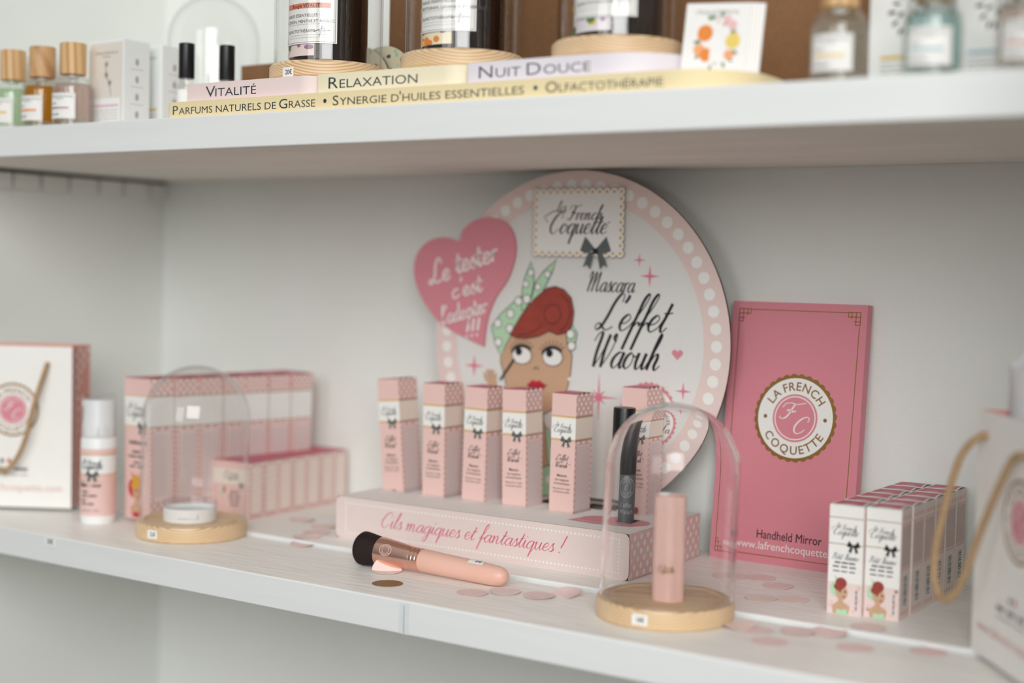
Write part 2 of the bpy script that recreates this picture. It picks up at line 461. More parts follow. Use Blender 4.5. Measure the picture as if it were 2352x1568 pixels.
# ------------------------------------------------------------------ a pen-drawn script hand
def _bowl(x=0): return [(x + .78, .86), (x + .5, 1.0), (x + .16, .72), (x + .06, .3), (x + .28, .0), (x + .58, .22), (x + .78, .9)]
SCRIPT = {
 'a': (1.02, [_bowl(), [(.82, 1.0), (.74, .3), (.88, .0), (1.1, .3)]]),
 'c': (.78, [[(.68, .78), (.5, 1.0), (.16, .74), (.08, .3), (.34, .0), (.8, .3)]]),
 'd': (1.05, [_bowl(), [(.86, 2.1), (.8, 1.2), (.75, .3), (.9, .0), (1.12, .3)]]),
 'e': (.80, [[(.08, .42), (.44, .5), (.66, .78), (.44, 1.02), (.14, .72), (.1, .26), (.38, .0), (.8, .28)]]),
 'f': (.66, [[(.0, .3), (.4, 1.1), (.66, 2.0), (.56, 2.3), (.36, 1.9), (.28, .9), (.18, -.3), (.12, -1.15)], [(.2, .1), (.5, .55), (.7, .35)]]),
 'g': (1.0, [_bowl(), [(.82, 1.0), (.76, .1), (.68, -.7), (.45, -1.15), (.2, -.95), (.5, -.3), (1.08, .3)]]),
 'h': (1.05, [[(.0, .3), (.36, 1.3), (.52, 2.0), (.42, 2.2), (.28, 1.6), (.2, .8), (.14, .0)], [(.16, .2), (.4, .85), (.62, 1.0), (.7, .7), (.64, .25), (.8, .0), (1.08, .3)]]),
 'i': (.52, [[(.0, .3), (.2, .98)], [(.22, 1.0), (.16, .3), (.3, .0), (.56, .3)], [(.24, 1.5), (.27, 1.38)]]),
 'l': (.52, [[(.0, .3), (.36, 1.3), (.48, 2.0), (.38, 2.2), (.24, 1.6), (.14, .4), (.28, .0), (.56, .3)]]),
 'm': (1.5, [[(.0, .72), (.14, 1.0), (.18, .7), (.12, .0)], [(.14, .2), (.36, .88), (.54, 1.0), (.58, .7), (.52, .0)], [(.54, .2), (.76, .88), (.96, 1.0), (1.04, .7), (1.0, .25), (1.14, .0), (1.5, .3)]]),
 'n': (1.1, [[(.0, .72), (.14, 1.0), (.18, .7), (.12, .0)], [(.14, .2), (.38, .88), (.58, 1.0), (.66, .7), (.62, .25), (.76, .0), (1.1, .3)]]),
 'o': (.88, [[(.4, 1.0), (.14, .76), (.06, .3), (.32, .0), (.62, .3), (.64, .78), (.4, 1.0)], [(.6, .86), (.72, .74), (.92, .82)]]),
 'p': (.98, [[(.0, .6), (.2, 1.05), (.17, .1), (.1, -1.1)], [(.16, .3), (.36, .9), (.62, 1.0), (.76, .7), (.66, .2), (.4, .0), (.2, .2)], [(.6, .1), (.98, .3)]]),
 'q': (1.0, [_bowl(), [(.82, 1.0), (.74, .1), (.66, -1.15)], [(.68, -.7), (1.06, .3)]]),
 'r': (.66, [[(.0, .7), (.14, 1.0), (.15, .6), (.12, .0)], [(.14, .45), (.32, .92), (.52, 1.0), (.64, .86)]]),
 's': (.66, [[(.0, .2), (.36, 1.08), (.4, .74), (.56, .32), (.36, .0), (.08, .12)], [(.36, .0), (.7, .3)]]),
 't': (.6, [[(.0, .3), (.3, 1.1)], [(.36, 1.75), (.26, .9), (.18, .3), (.34, .0), (.62, .3)], [(.04, 1.16), (.3, 1.12), (.66, 1.2)]]),
 'u': (1.02, [[(.0, .72), (.14, 1.0), (.12, .4), (.28, .0), (.52, .2), (.7, .9)], [(.74, 1.0), (.68, .3), (.82, .0), (1.06, .3)]]),
 'b': (.9, [[(.0, .3), (.36, 1.3), (.46, 2.0), (.36, 2.2), (.2, 1.5), (.14, .4), (.3, .0), (.6, .2), (.68, .8), (.9, .85)]]),
 "'": (.35, [[(.3, 2.2), (.32, 2.0), (.2, 1.7)]]),
 '!': (.6, [[(.35, 2.2), (.25, 1.3), (.18, .6)], [(.14, .14), (.12, .0)]]),
 ' ': (.6, []),
 'L': (1.4, [[(1.36, 1.75), (1.34, 2.15), (1.08, 2.25), (.82, 1.7), (.66, .8), (.46, .2), (.2, .0), (.04, .22), (.22, .42), (.5, .24), (.9, .0), (1.34, .22)]]),
 'W': (1.95, [[(.0, 1.6), (.16, 2.05), (.42, 2.2), (.5, 1.9), (.48, .9), (.6, .0)], [(.62, .05), (.95, .9), (1.14, 2.0)], [(1.16, 2.05), (1.1, 1.1), (1.2, .0)], [(1.22, .05), (1.6, .9), (1.76, 1.8), (1.68, 2.1), (1.56, 1.85), (1.8, 1.6)]]),
 'M': (2.1, [[(.0, 1.5), (.14, 2.0), (.36, 2.1), (.4, 1.6), (.3, .0)], [(.34, .5), (.7, 1.6), (.98, 2.1)], [(1.0, 2.1), (.96, 1.0), (.9, .0)], [(.92, .4), (1.3, 1.6), (1.58, 2.1)], [(1.6, 2.1), (1.56, 1.0), (1.56, .3), (1.72, .0), (2.0, .3)]]),
 'F': (1.25, [[(-.2, 1.45), (-.05, 1.95), (.4, 2.1), (.9, 1.95), (1.6, 2.2)], [(.75, 2.0), (.62, 1.3), (.5, .5), (.25, .0), (-.1, .05), (-.12, .3)], [(.25, 1.12), (.5, 1.2), (.75, 1.0), (1.0, 1.1)], [(.25, 1.02), (.5, 1.1), (.75, .9), (1.0, 1.0)]]),
 'C': (1.4, [[(1.16, 1.5), (1.2, 1.86), (.98, 2.12), (.52, 1.86), (.18, 1.1), (.2, .4), (.52, .0), (.88, .14), (1.14, .52)]]),
 'P': (1.1, [[(.6, 2.0), (.5, 1.2), (.36, .4), (.14, .0)], [(.2, 1.5), (.4, 2.05), (.9, 2.15), (1.1, 1.7), (.85, 1.2), (.5, 1.1)]]),
 'B': (1.15, [[(.6, 2.0), (.5, 1.2), (.36, .4), (.14, .0)], [(.2, 1.5), (.4, 2.05), (.9, 2.15), (1.05, 1.75), (.8, 1.25), (.55, 1.1)], [(.6, 1.12), (.95, .95), (.95, .35), (.6, .0), (.3, .1)]]),
 '.': (.4, [[(.1, .1), (.12, .0)]]),
}
def catmull(P, n=6):
    if len(P) < 3: return [(P[0][0] + (P[1][0] - P[0][0]) * t / 3, P[0][1] + (P[1][1] - P[0][1]) * t / 3) for t in range(4)]
    out = []
    for i in range(len(P) - 1):
        p0 = P[max(i - 1, 0)]; p1 = P[i]; p2 = P[i + 1]; p3 = P[min(i + 2, len(P) - 1)]
        for k in range(n):
            t = k / n
            out.append(tuple(0.5 * (2 * p1[j] + (p2[j] - p0[j]) * t + (2 * p0[j] - 5 * p1[j] + 4 * p2[j] - p3[j]) * t * t + (3 * p1[j] - p0[j] - 3 * p2[j] + p3[j]) * t ** 3) for j in (0, 1)))
    out.append(tuple(P[-1])); return out
def script(cv, s, x, y, xh, m, width=None, slant=0.35, thick=0.2, thin=0.07, rot=0.0, align='LEFT', n=5, tall=1.0):
    """write s with the baseline starting at (x, y); xh = x-height; width = total width to fit"""
    adv = sum(SCRIPT[c][0] for c in s)
    sx = (width / (adv * xh)) if width else 1.0
    if align == 'CENTER': x -= adv * xh * sx / 2 * math.cos(rot); y -= adv * xh * sx / 2 * math.sin(rot)
    q = cv.sub(x, y, 1.0, rot); o = 0.0
    for c in s:
        a, st = SCRIPT[c]
        for P in st:
            pts = catmull(P, n)
            w = []
            for i in range(len(pts)):
                dx = pts[min(i + 1, len(pts) - 1)][0] - pts[max(i - 1, 0)][0]
                dy = pts[min(i + 1, len(pts) - 1)][1] - pts[max(i - 1, 0)][1]
                L = math.hypot(dx, dy) or 1
                w.append(xh * (thin + (thick - thin) * max(0.0, -dy / L) ** 1.3))
            T = lambda p: ((o + p[0]) * xh * sx + slant * (p[1] * tall if p[1] > 1 else p[1]) * xh, p[1] * xh * (tall if p[1] > 0 else 1))
            q.ribbon([T(p) for p in pts], w, m)
        o += a
def brandmark(cv, x, y, w, m=None):
    """la / French / Coquette, centred on x with the lower baseline at y"""
    m = m or INK; k = w
    script(cv, 'la', x - .31 * k, y + .30 * k, .062 * k, m, width=.15 * k, thin=.09, thick=.24)
    script(cv, 'French', x - .13 * k, y + .185 * k, .090 * k, m, width=.52 * k, thin=.09, thick=.24)
    script(cv, 'Coquette', x - .44 * k, y, .116 * k, m, width=.90 * k, thin=.08, thick=.25, tall=1.14)
    cv.ribbon([(x - .16 * k, y + .29 * k), (x - .36 * k, y + .30 * k), (x - .50 * k, y + .22 * k), (x - .44 * k, y + .15 * k)], .012 * k, m)
    cv.disc(x + .50 * k, y + .15 * k, .012 * k, m, 6)
def bow(cv, x, y, w, m=None):
    m = m or BOWG
    cv.poly([(x, y + .06 * w), (x - .34 * w, y + .42 * w), (x - .5 * w, y + .02 * w), (x - .3 * w, y - .06 * w)], m)
    cv.poly([(x, y - .04 * w), (x + .3 * w, y - .06 * w), (x + .5 * w, y + .02 * w), (x + .34 * w, y + .42 * w), (x, y + .06 * w)], m)
    cv.poly([(x - .04 * w, y), (x - .16 * w, y - .5 * w), (x - .27 * w, y - .36 * w), (x - .4 * w, y - .44 * w), (x - .22 * w, y - .02 * w)], m)
    cv.poly([(x + .04 * w, y), (x + .22 * w, y - .02 * w), (x + .4 * w, y - .44 * w), (x + .27 * w, y - .36 * w), (x + .16 * w, y - .5 * w)], m)
    cv.poly([(x - .09 * w, y - .07 * w), (x + .09 * w, y - .07 * w), (x + .08 * w, y + .09 * w), (x - .08 * w, y + .09 * w)], INK)
def heart(cv, x, y, w, m):
    pts = []
    for k in range(24):
        t = 2 * math.pi * k / 24
        pts.append((x + w * .5 * math.sin(t) ** 3, y + w / 34 * (13 * math.cos(t) - 5 * math.cos(2 * t) - 2 * math.cos(3 * t) - math.cos(4 * t))))
    cv.poly(pts[::-1], m)
def star(cv, x, y, r, m, n=8):
    pts = []
    for k in range(2 * n):
        a = math.pi * k / n + math.pi / 2
        rr = r * (1.0 if k % 4 == 0 else .42 if k % 2 == 0 else .14) if n == 8 else r * (1.0 if k % 2 == 0 else .2)
        pts.append((x + rr * math.cos(a), y + rr * math.sin(a)))
    cv.poly(pts, m)
def badge(cv, x, y, r, inner, gold=GOLD, ink=GOLD, mono=None, fine=True):
    n = 32; pts = []
    for k in range(n * 4):
        a = 2 * math.pi * k / (n * 4)
        rr = r * (.955 + .045 * abs(math.sin(n * a / 2)))
        pts.append((x + rr * math.cos(a), y + rr * math.sin(a)))
    cv.poly(pts, gold); cv.disc(x, y, r * .9, WHITE, 64, up=1)
    cv.k += 1
    cv.disc(x, y, r * .54, inner, 48, up=1); cv.k += 1
    cv.ring(x, y, r * .47, r * .495, WHITE, 48)
    cv.arc_text('LA FRENCH', x, y, r * .72, r * .27, ink, math.pi / 2, False, 1.12, 0.012)
    cv.arc_text('COQUETTE', x, y, r * .72, r * .27, ink, -math.pi / 2, True, 1.12, 0.012)
    for sgn in (-1, 1): cv.disc(x + sgn * r * .72, y, r * .045, ink, 12)
    mono = mono or WHITE
    script(cv, 'F', x - r * .34, y - r * .02, r * .17, mono, thin=.1, thick=.2, width=.36 * r)
    script(cv, 'C', x - r * .08, y - r * .34, r * .18, mono, thin=.1, thick=.2, width=.36 * r)
def dots(cv, x0, x1, y0, y1, pitch, r, m, seg=8, clip=True):
    j = 0; y = y0 + pitch * .25
    while y < y1 - r * .3:
        x = x0 + (pitch * .5 if j % 2 else 0.0)
        while x <= x1 + 1e-6:
            if clip:
                xx = min(max(x, x0 + r * .5), x1 - r * .5)
                cv.disc(xx, y, min(r, max(r * .55, r - abs(x - xx))), m, seg, ry=r)
            else: cv.disc(x, y, r, m, seg)
            x += pitch
        y += pitch * .5; j += 1
def scallop(cv, x0, x1, y, r, m, sgn=1):
    n = max(3, int((x1 - x0) / (2.4 * r)))
    for k in range(n): cv.disc(x0 + (k + .5) * (x1 - x0) / n, y + sgn * r, r, m, 6)
def words(cv, x, y, w, h, m, n=3):
    """a line of print too small to read, centred on x"""
    x0 = x - w / 2
    for k in range(n):
        L = w / n * random.uniform(.7, .9); cv.line(x0, y + h / 2, x0 + L, y + h / 2, h * .6, m); x0 += w / n
def bars(cv, x0, x1, y0, y1, rows, m, fill=.45):
    """lines of print too small to read"""
    h = (y1 - y0) / rows
    for j in range(rows):
        y = y1 - (j + .5) * h; x = x0
        while x < x1:
            L = random.uniform(.08, .25) * (x1 - x0)
            cv.line(x, y, min(x + L, x1), y, h * fill, m); x += L + .03 * (x1 - x0)
def lady(cv, x, y, s, scarf, hair, dress):
    """small printed portrait of a woman with a head scarf, s = height"""
    cv.poly([(x - .2 * s, y), (x + .2 * s, y), (x + .24 * s, y + .2 * s), (x + .08 * s, y + .3 * s), (x - .08 * s, y + .3 * s), (x - .22 * s, y + .2 * s)], SKIN)
    cv.poly([(x - .12 * s, y), (x + .18 * s, y), (x + .16 * s, y + .14 * s), (x, y + .1 * s), (x - .1 * s, y + .12 * s)], dress)
    cv.disc(x - .12 * s, y + .62 * s, .17 * s, scarf, 14, ry=.2 * s, up=1)
    cv.poly([(x - .1 * s, y + .78 * s), (x - .2 * s, y + .98 * s), (x - .04 * s, y + .84 * s)], scarf)
    cv.poly([(x - .06 * s, y + .25 * s), (x + .06 * s, y + .25 * s), (x + .07 * s, y + .45 * s), (x - .06 * s, y + .45 * s)], SKIN)
    cv.disc(x + .02 * s, y + .54 * s, .16 * s, SKIN, 16, ry=.19 * s, up=1)
    cv.disc(x + .0 * s, y + .78 * s, .15 * s, hair, 14, ry=.14 * s, up=1)
    cv.disc(x - .06 * s, y + .68 * s, .13 * s, hair, 12, ry=.1 * s, up=1)
    cv.disc(x + .08 * s, y + .44 * s, .04 * s, LIPM, 8, ry=.02 * s, up=1)
    for dx in (-.02, .11): cv.disc(x + dx * s, y + .57 * s, .025 * s, INK, 8, up=1)
# ------------------------------------------------------------------ the alcove
ZU = 0.39558          # underside of the upper shelf
ZS = 0.42750          # its top
YF = -0.3770          # front edge of both shelves
def structure(name, mb, **kw): return tag(mb.build(name, **kw), kind='structure')
b = MB(); b.box(-.06, 1.48, 0, .06, -1.0, 1.5, WALL); structure('wall_back', b)
b = MB(); b.box(-.06, 0, -.47, 0, -1.0, 1.5, WALL); structure('wall_left', b)
b = MB(); b.box(1.34, 1.48, -.54, 0, -1.0, 1.5, WALL); structure('wall_right_shading', b)  # unseen side wall, placed and deepened to shade the right end
b = MB(); b.box(-2.2, 4.0, -4.2, .06, -1.03, -1.0, FLOOR); structure('floor', b)
# grooved batten on the left wall right below the upper shelf
b = MB(); ys = [-.37, -.33, -.29, -.247, -.206, -.1637, -.1172, -.0766, -.0323, 0]
for y0, y1 in zip(ys, ys[1:]): b.box(0, .008, y0 + .0019, y1 - .0019 if y1 < 0 else 0, .3722, .3908, WALL)
b.box(0, .001, -.37, 0, .3728, .3906, WALL); b.box(0, .002, -.37, 0, .3906, .3955, GREYGAP)
structure('trim_1', b)

# ------------------------------------------------------------------ shelves
sh = thing('wall_shelf', 'upper white painted wooden shelf carrying the perfumes and candles', 'shelf', (0, YF, ZU))
def plank(name, parent, x0, x1, y0, y1, z0, z1, top, under, front=SHELF, bev=.0015):
    mb = MB(); n = 40
    mb.box(x0, x1, y0, y1, z0, z1, front, Z=top, z=under)
    o = mb.build(name, parent)
    bv = o.modifiers.new('bevel', 'BEVEL'); bv.width = bev; bv.segments = 2; bv.limit_method = 'ANGLE'
    return o
plank('board', sh, .0005, 1.3395, 0, -YF - .0005, 0, ZS - ZU, SHELFTOP, UNDER)
sl = thing('wall_shelf', 'lower white painted shelf of two boards carrying the pink display', 'shelf', (0, YF, -.034))
DF = -.0040           # the front board lies a little lower than the rear one
fb = plank('front_board', sl, .0005, 1.3395, 0, .1350, 0, .034 + DF, SHELFTOP, UNDER)
plank('rear_board', sl, .0005, 1.3395, .1372, -YF - .0005, 0, .034, SHELFTOP, UNDER)
b = MB(); b.box(.7223, .7227, -.0002, .0004, .0012, .0262, GREYGAP); b.box(.7170, .7285, -.00012, .0004, .0008, .0285, mat('filler_grey', (222, 226, 228), .5))
b.build('board_joint', sl)
b = MB()
b.box(-.0085, .0085, -.0006, 0, -.0055, .0055, WHITE)
c = Canvas(b, lambda u, v, d: (u, -.0006 - d, v)); c.text('30€', .001, -.0025, .0075, INK, bold=.01, sx=.8)
tag(b.build('price_sticker', None, (.2458, YF - .0001, -.010)), 'small white 30€ price sticker on the front edge of the lower shelf', 'price tag')

# ------------------------------------------------------------------ cartons
def carton(name, w, d, h, front, side, top, label, cat, group, body=PINK, sidem=PINKD, topm=ROSED, lift=.0012):
    """folding carton, local origin at its front left lower corner"""
    t = thing(name, label, cat, (0, 0, 0), (0, 0, 0), group)
    mb = MB(); mb.box(0, w, 0, d, 0, h, body, X=sidem, Y=body, Z=topm)
    front(Canvas(mb, lambda u, v, e: (u, -e, v)))
    side(Canvas(mb, lambda u, v, e: (w + e, u, v)))
    mb.build('carton_body', t)
    lid = MB()                                   # tuck-in flap, bowed up a little on the right-hand side
    vs = []; fs = []; n = 6
    for i in range(n + 1):
        y = .0006 + (d - .0012) * i / n; zz = lift * math.sin(math.pi * i / n)
        for x, z in ((.0004, .0002), (w - .0004, .0002 + zz)):
            vs.append((x, y, h + z)); vs.append((x, y, h + z + .0004))
    for i in range(n):
        k = 4 * i
        fs += [(k + 1, k + 3, k + 7, k + 5), (k, k + 4, k + 6, k + 2), (k + 2, k + 6, k + 7, k + 3), (k, k + 1, k + 5, k + 4)]
    fs += [(0, 2, 3, 1), (4 * n, 4 * n + 1, 4 * n + 3, 4 * n + 2)]
    lid.add(vs, fs, topm)
    top(Canvas(lid, lambda u, v, e: (u, v, h + .0006 + e + lift * math.sin(math.pi * max(0, min(1, v / d))) * (u / w))))
    lid.build('top_flap', t)
    return t

def frame_side(cv, w, h0, h1, panel, dotm=WHITE, frame=PINKD, dashes=True, e=.0035):
    """pink dashed frame with a pale panel of tiny print"""
    cv.rect(0, w, h0, h1, frame)
    if dashes:
        n = int((h1 - h0) / .0058)
        for x in (.0013, w - .0013):
            for k in range(n): cv.rect(x - .0009, x + .0009, h0 + (k + .2) * (h1 - h0) / n, h0 + (k + .72) * (h1 - h0) / n, dotm, up=0)
        for k in range(3): cv.rect((k + .35) * w / 3, (k + .7) * w / 3, h1 - .0034, h1 - .0006, dotm, up=0)
    cv.k += 1
    cv.rect(e - .0003, w - e + .0003, h0 + .004, h1 - .0038, ROSE)
    cv.rect(e, w - e, h0 + .0043, h1 - .0041, panel)
SLW, SLD, SLH = .0285, .0330, .1625
def masc_front(cv):
    w, h = SLW, SLH
    y1 = h - .0225; y0 = h - .0468
    cv.rect(0, w, y0, y1, WHITE)
    cv.rect(0, w, y1 - .0006, y1 + .0004, GOLDY, up=0); cv.rect(0, w, y0 - .0004, y0 + .0006, GOLDY, up=0)
    cv.k += 1
    scallop(cv, 0, w, y1 - .0006, .00055, GOLDY, -1); scallop(cv, 0, w, y0 + .0006, .00055, GOLDY, 1)
    brandmark(cv, w * .46, h - .0392, .0238)
    bow(cv, w * .62, h - .0478, .0138)
    script(cv, "L'effet", w * .20, h - .0672, .0026, INK, width=.0150, thick=.22, thin=.09, slant=.3)
    script(cv, 'Waouh', w * .18, h - .0745, .0026, INK, width=.0150, thick=.23, thin=.09, slant=.3)
    heart(cv, w * .80, h - .0708, .0018, MAGENTA)
    cv.text('Mascara', w * .5, h - .0838, .0036, INK, bold=.012)
    cv.text('cils magiques', w * .5, h - .0880, .0032, INK); cv.text('et fantastiques', w * .5, h - .0918, .0032, INK)
    cv.text('Mascara for magic', w * .5, h - .0968, .0028, GREYINK); cv.text('& fantastic lashes', w * .5, h - .1002, .0028, GREYINK)
    lady(cv, w * .55, .0222, .022, MINT, HAIRM, MINT)
def masc_side(cv):
    w, h = SLD, SLH
    y1 = h - .0225; y0 = h - .0468
    dots(cv, .0006, w - .0006, y1 + .001, h, .0092, .0019, WHITE, 9)
    cv.rect(0, w, y0, y1, CREAM)
    cv.rect(0, w, y1 - .0005, y1 + .0003, GOLD, up=0); cv.rect(0, w, y0 - .0003, y0 + .0005, GOLD, up=0)
    cv.k += 1
    scallop(cv, 0, w, y1 - .0007, .0005, GOLD, -1); scallop(cv, 0, w, y0 + .0007, .0005, GOLD, 1)
    frame_side(cv, w, .002, y0 - .0003, PINKL)
    for k in range(7): bars(cv, .0048 + k * .0034, .0072 + k * .0034, .008, y0 - .006, 46, PALEINK, .4)
def masc_top(cv): cv.ring(SLW * .5, SLD * .5, .005, .0056, PINK, 20)

# ------------------------------------------------------------------ counter display
DA = R(.9); DO = Vector((.4880, -.1994, 0))
def dloc(x, y, z=0.0): return Vector((DO.x + x * math.cos(DA) - y * math.sin(DA), DO.y + x * math.sin(DA) + y * math.cos(DA), DO.z + z))
disp = thing('counter_display', 'pink cardboard counter display with round backboard holding slim pink cartons', 'display stand', DO, (0, 0, DA))
W_, D_, H_ = .352, .158, .044; TW = .0012
b = MB()
# box front with rounded lower corners
def rrect(x0, x1, y0, y1, r, n=6, corners='abcd'):
    pts = []
    for key, cx, cy, a0 in (('a', x1 - r, y1 - r, 0), ('b', x0 + r, y1 - r, 90), ('c', x0 + r, y0 + r, 180), ('d', x1 - r, y0 + r, 270)):
        if key in corners:
            for k in range(n + 1): pts.append((cx + r * math.cos(R(a0 + 90 * k / n)), cy + r * math.sin(R(a0 + 90 * k / n))))
        else: pts.append((x1 if key in 'ad' else x0, y1 if key in 'ab' else y0))
    return pts
fp = rrect(0, W_, 0, H_, .007)
tri = tessellate_polygon([[Vector((x, y, 0)) for x, y in fp]])
n = len(fp)
for yy, flip in ((0, False), (TW, True)):
    b.add([(x, yy, z) for x, z in fp], [t if not flip else tuple(reversed(t)) for t in tri], BASEP)
b.add([(x, 0, z) for x, z in fp] + [(x, TW, z) for x, z in fp], [(k, n + k, n + (k + 1) % n, (k + 1) % n) for k in range(n)], KRAFT)
c = Canvas(b, lambda u, v, d: (u, -d, v))
for k in range(76):
    x = .0135 + k * (W_ - .027) / 75
    c.disc(x, H_ - .0062, .00105, WHITE, 10); c.disc(x, .0062, .00105, WHITE, 10)
for k in range(1, 9):
    for x in (.0135, W_ - .0135): c.disc(x, .0062 + k * (H_ - .0124) / 9, .00105, WHITE, 10)
script(c, 'Cils magiques et fantastiques !', .0590, .0172, .0070, MAGENTA, width=.2230, thick=.18, thin=.08, slant=.42, tall=1.12, n=6)
b.build('front_panel', disp)
b = MB(); b.box(W_ - TW, W_, TW + .0004, D_, .0005, H_ - .0003, SIDEP, x=BASEP)
c = Canvas(b, lambda u, v, d: (W_ + d, u, v))
dots(c, .004, D_ - .002, .001, H_ - .001, .0138, .0029, WHITE, 12)
b.build('side_panel', disp)
b = MB(); b.box(0, TW, TW + .0004, D_, .0005, H_ - .0003, PINKD); b.build('side_panel', disp)
b = MB(); b.box(TW, W_ - TW, D_ - TW, D_, .0005, H_ - .0003, BASEP); b.build('rear_panel', disp)
# top with two rows of slots
SX = [.0138, .0684, .1138, .1655, .2252, .2850]
BX = [.0260, .0780, .1300, .1820, .2330, .2695]
b = MB(); slots = []
for x in SX[:5]: slots.append((x - .0006, x + SLW + .0006, .0665, .1010))
slots.append((.2985, .3225, .0530, .0770))
for x in BX: slots.append((x - .0006, x + SLW + .0006, .1065, .1410))
rows = [(TW, .0530), (.0530, .0665), (.0665, .0770), (.0770, .1010), (.1010, .1065), (.1065, .1410), (.1410, D_ - TW)]
for y0, y1 in rows:
    cuts = sorted((s[0], s[1]) for s in slots if s[2] <= y0 + 1e-6 and s[3] >= y1 - 1e-6)
    x = TW
    for a0, a1 in cuts + [(W_ - TW, W_ - TW)]:
        if a0 > x: b.box(x, a0, y0, y1, H_ - .0014, H_ - .0002, WHITE, z=HOLE, x=HOLE, X=HOLE, y=HOLE, Y=HOLE)
        x = max(x, a1)
c = Canvas(b, lambda u, v, d: (u, v, H_ - .0002 + d))
# printed rose heart around the tester hole, cut out over the hole itself
c.poly([(.2660, .0330), (.3000, .0295), (.3300, .0360), (.3420, .0520), (.3225, .0529), (.2985, .0529), (.2690, .0500)], HEARTP)
c.poly([(.2700, .0500), (.2985, .0529), (.2985, .0770), (.2860, .0775), (.2740, .0700), (.2690, .0600)], HEARTP)
c.poly([(.3225, .0529), (.3420, .0520), (.3410, .0640), (.3330, .0740), (.3225, .0775)], HEARTP)
c.text('Teste-moi !!!', .3010, .0368, .0080, WHITE, width=.0560, shear=.2)
b.build('top_panel', disp)
b = MB(); b.box(TW, W_ - TW, TW, D_ - TW, .0002, .0010, HOLE); b.build('bottom_panel', disp)

# round backboard, local (u, v) = (x - .2000, z)
PY = .1475
board = MB(); PT = .0032
circ = [(.182 * math.cos(R(a)), .2114 + .182 * math.sin(R(a))) for a in [-64 + i * 308 / 120 for i in range(121)]]
tri = tessellate_polygon([[Vector((x, y, 0)) for x, y in circ]])
n = len(circ)
board.add([(x, 0, z) for x, z in circ], tri, BOARDW); board.add([(x, PT, z) for x, z in circ], [tuple(reversed(t)) for t in tri], KRAFT)
board.add([(x, 0, z) for x, z in circ] + [(x, PT, z) for x, z in circ], [(k, n + k, n + (k + 1) % n, (k + 1) % n) for k in range(n)], KRAFT)
c = Canvas(board, lambda u, v, d: (u, -d, v))
CZ = .2114
c.ring(0, CZ, .1525, .1818, RINGP, 140, R(-64), R(244))
for k in range(59):
    a = R(-60 + k * 360 / 59)
    if -62 < math.degrees(a) < 242: c.disc(.1668 * math.cos(a), CZ + .1668 * math.sin(a), .0062, WHITE, 18)
mm = lambda P: [(x / 1000, y / 1000) for x, y in P]
for (x, y), r in zip(mm([(76.6, 299.8), (89.3, 283.5), (-128.3, 179.7), (32.3, 155.1), (131.0, 167.4), (-60, 100)]), (.0075, .0115, .0130, .0260, .0095, .008)):
    star(c, x, y, r, STARP, 8 if r > .02 else 4)
script(c, 'Mascara', .0130, .2660, .0100, INK, width=.0580, thick=.18, thin=.08, slant=.30)
script(c, "L'effet", .0240, .2262, .0170, INK, width=.0840, thick=.19, thin=.07, slant=.42, n=7)
script(c, 'Waouh', .0160, .1868, .0170, INK, width=.0850, thick=.20, thin=.07, slant=.36, n=7)
heart(c, .1234, .2048, .0128, HEARTP)
# round claim badge, mostly hidden by a carton
for k in range(30): c.disc(.0916 + .0300 * math.cos(k * math.pi / 15), .1415 + .0300 * math.sin(k * math.pi / 15), .0033, HEARTP, 10)
c.k += 2; c.disc(.0916, .1415, .0292, WHITE, 48, up=1); c.k += 1
c.arc_text('ACTIVE', .0916, .1415, .0225, .0070, INK, R(52), False); c.arc_text('UER', .0916, .1415, .0225, .0070, INK, R(5), False)
script(c, 'ba', .1060, .1270, .005, INK, thick=.22)
# printed portrait of a woman in a dotted mint head scarf (flat poster drawing)
F_ = lambda pts, m, up=1: c.poly(mm(pts), m, up)
def outline(pts, w=.0009, m=INK, closed=True):
    P = mm(pts); P = P + [P[0]] if closed else P
    c.ribbon(P, w, m, 0)
BODY = [(-36.2, 126.1), (-26.0, 101.0), (-21.4, 44.5), (-82.5, 44.3), (-89.3, 86.1), (-67.0, 114.2), (-60, 140), (-36, 138)]
F_(BODY, SKIN); outline(BODY)
DR = [(-18.0, 80.7), (-37.5, 74.1), (-71.4, 66.2), (-89.0, 71.7), (-88.3, 44.4), (-16.2, 44.4)]
F_(DR, MINT); outline(DR)
ST = [(-33, 118), (-29, 118), (-21, 80), (-28, 78)]; F_(ST, MINT); outline(ST, .0006)
for x, y in ((-27, 62), (-45, 58), (-66, 56), (-80, 62), (-20, 72)): c.disc(x / 1000, y / 1000, .0044, WHITE, 14, up=1)
FACE = [(-92.4, 195.9), (-92.9, 185.5), (-89.1, 175.3), (-86.8, 167.3), (-84.1, 155.8), (-76.7, 142.4), (-60.7, 131.0), (-46.9, 128.5), (-36.1, 131.6), (-24.2, 138.2), (-14.0, 147.7), (-6.1, 162.0), (-2.6, 177.9), (-1.2, 198.2), (-4.5, 203.1), (-7.4, 208.0), (-9.9, 223.6), (-30.6, 227.0), (-52.2, 222.6), (-79.8, 219.6), (-86.3, 206.0)]
F_(FACE, SKIN); outline(FACE)
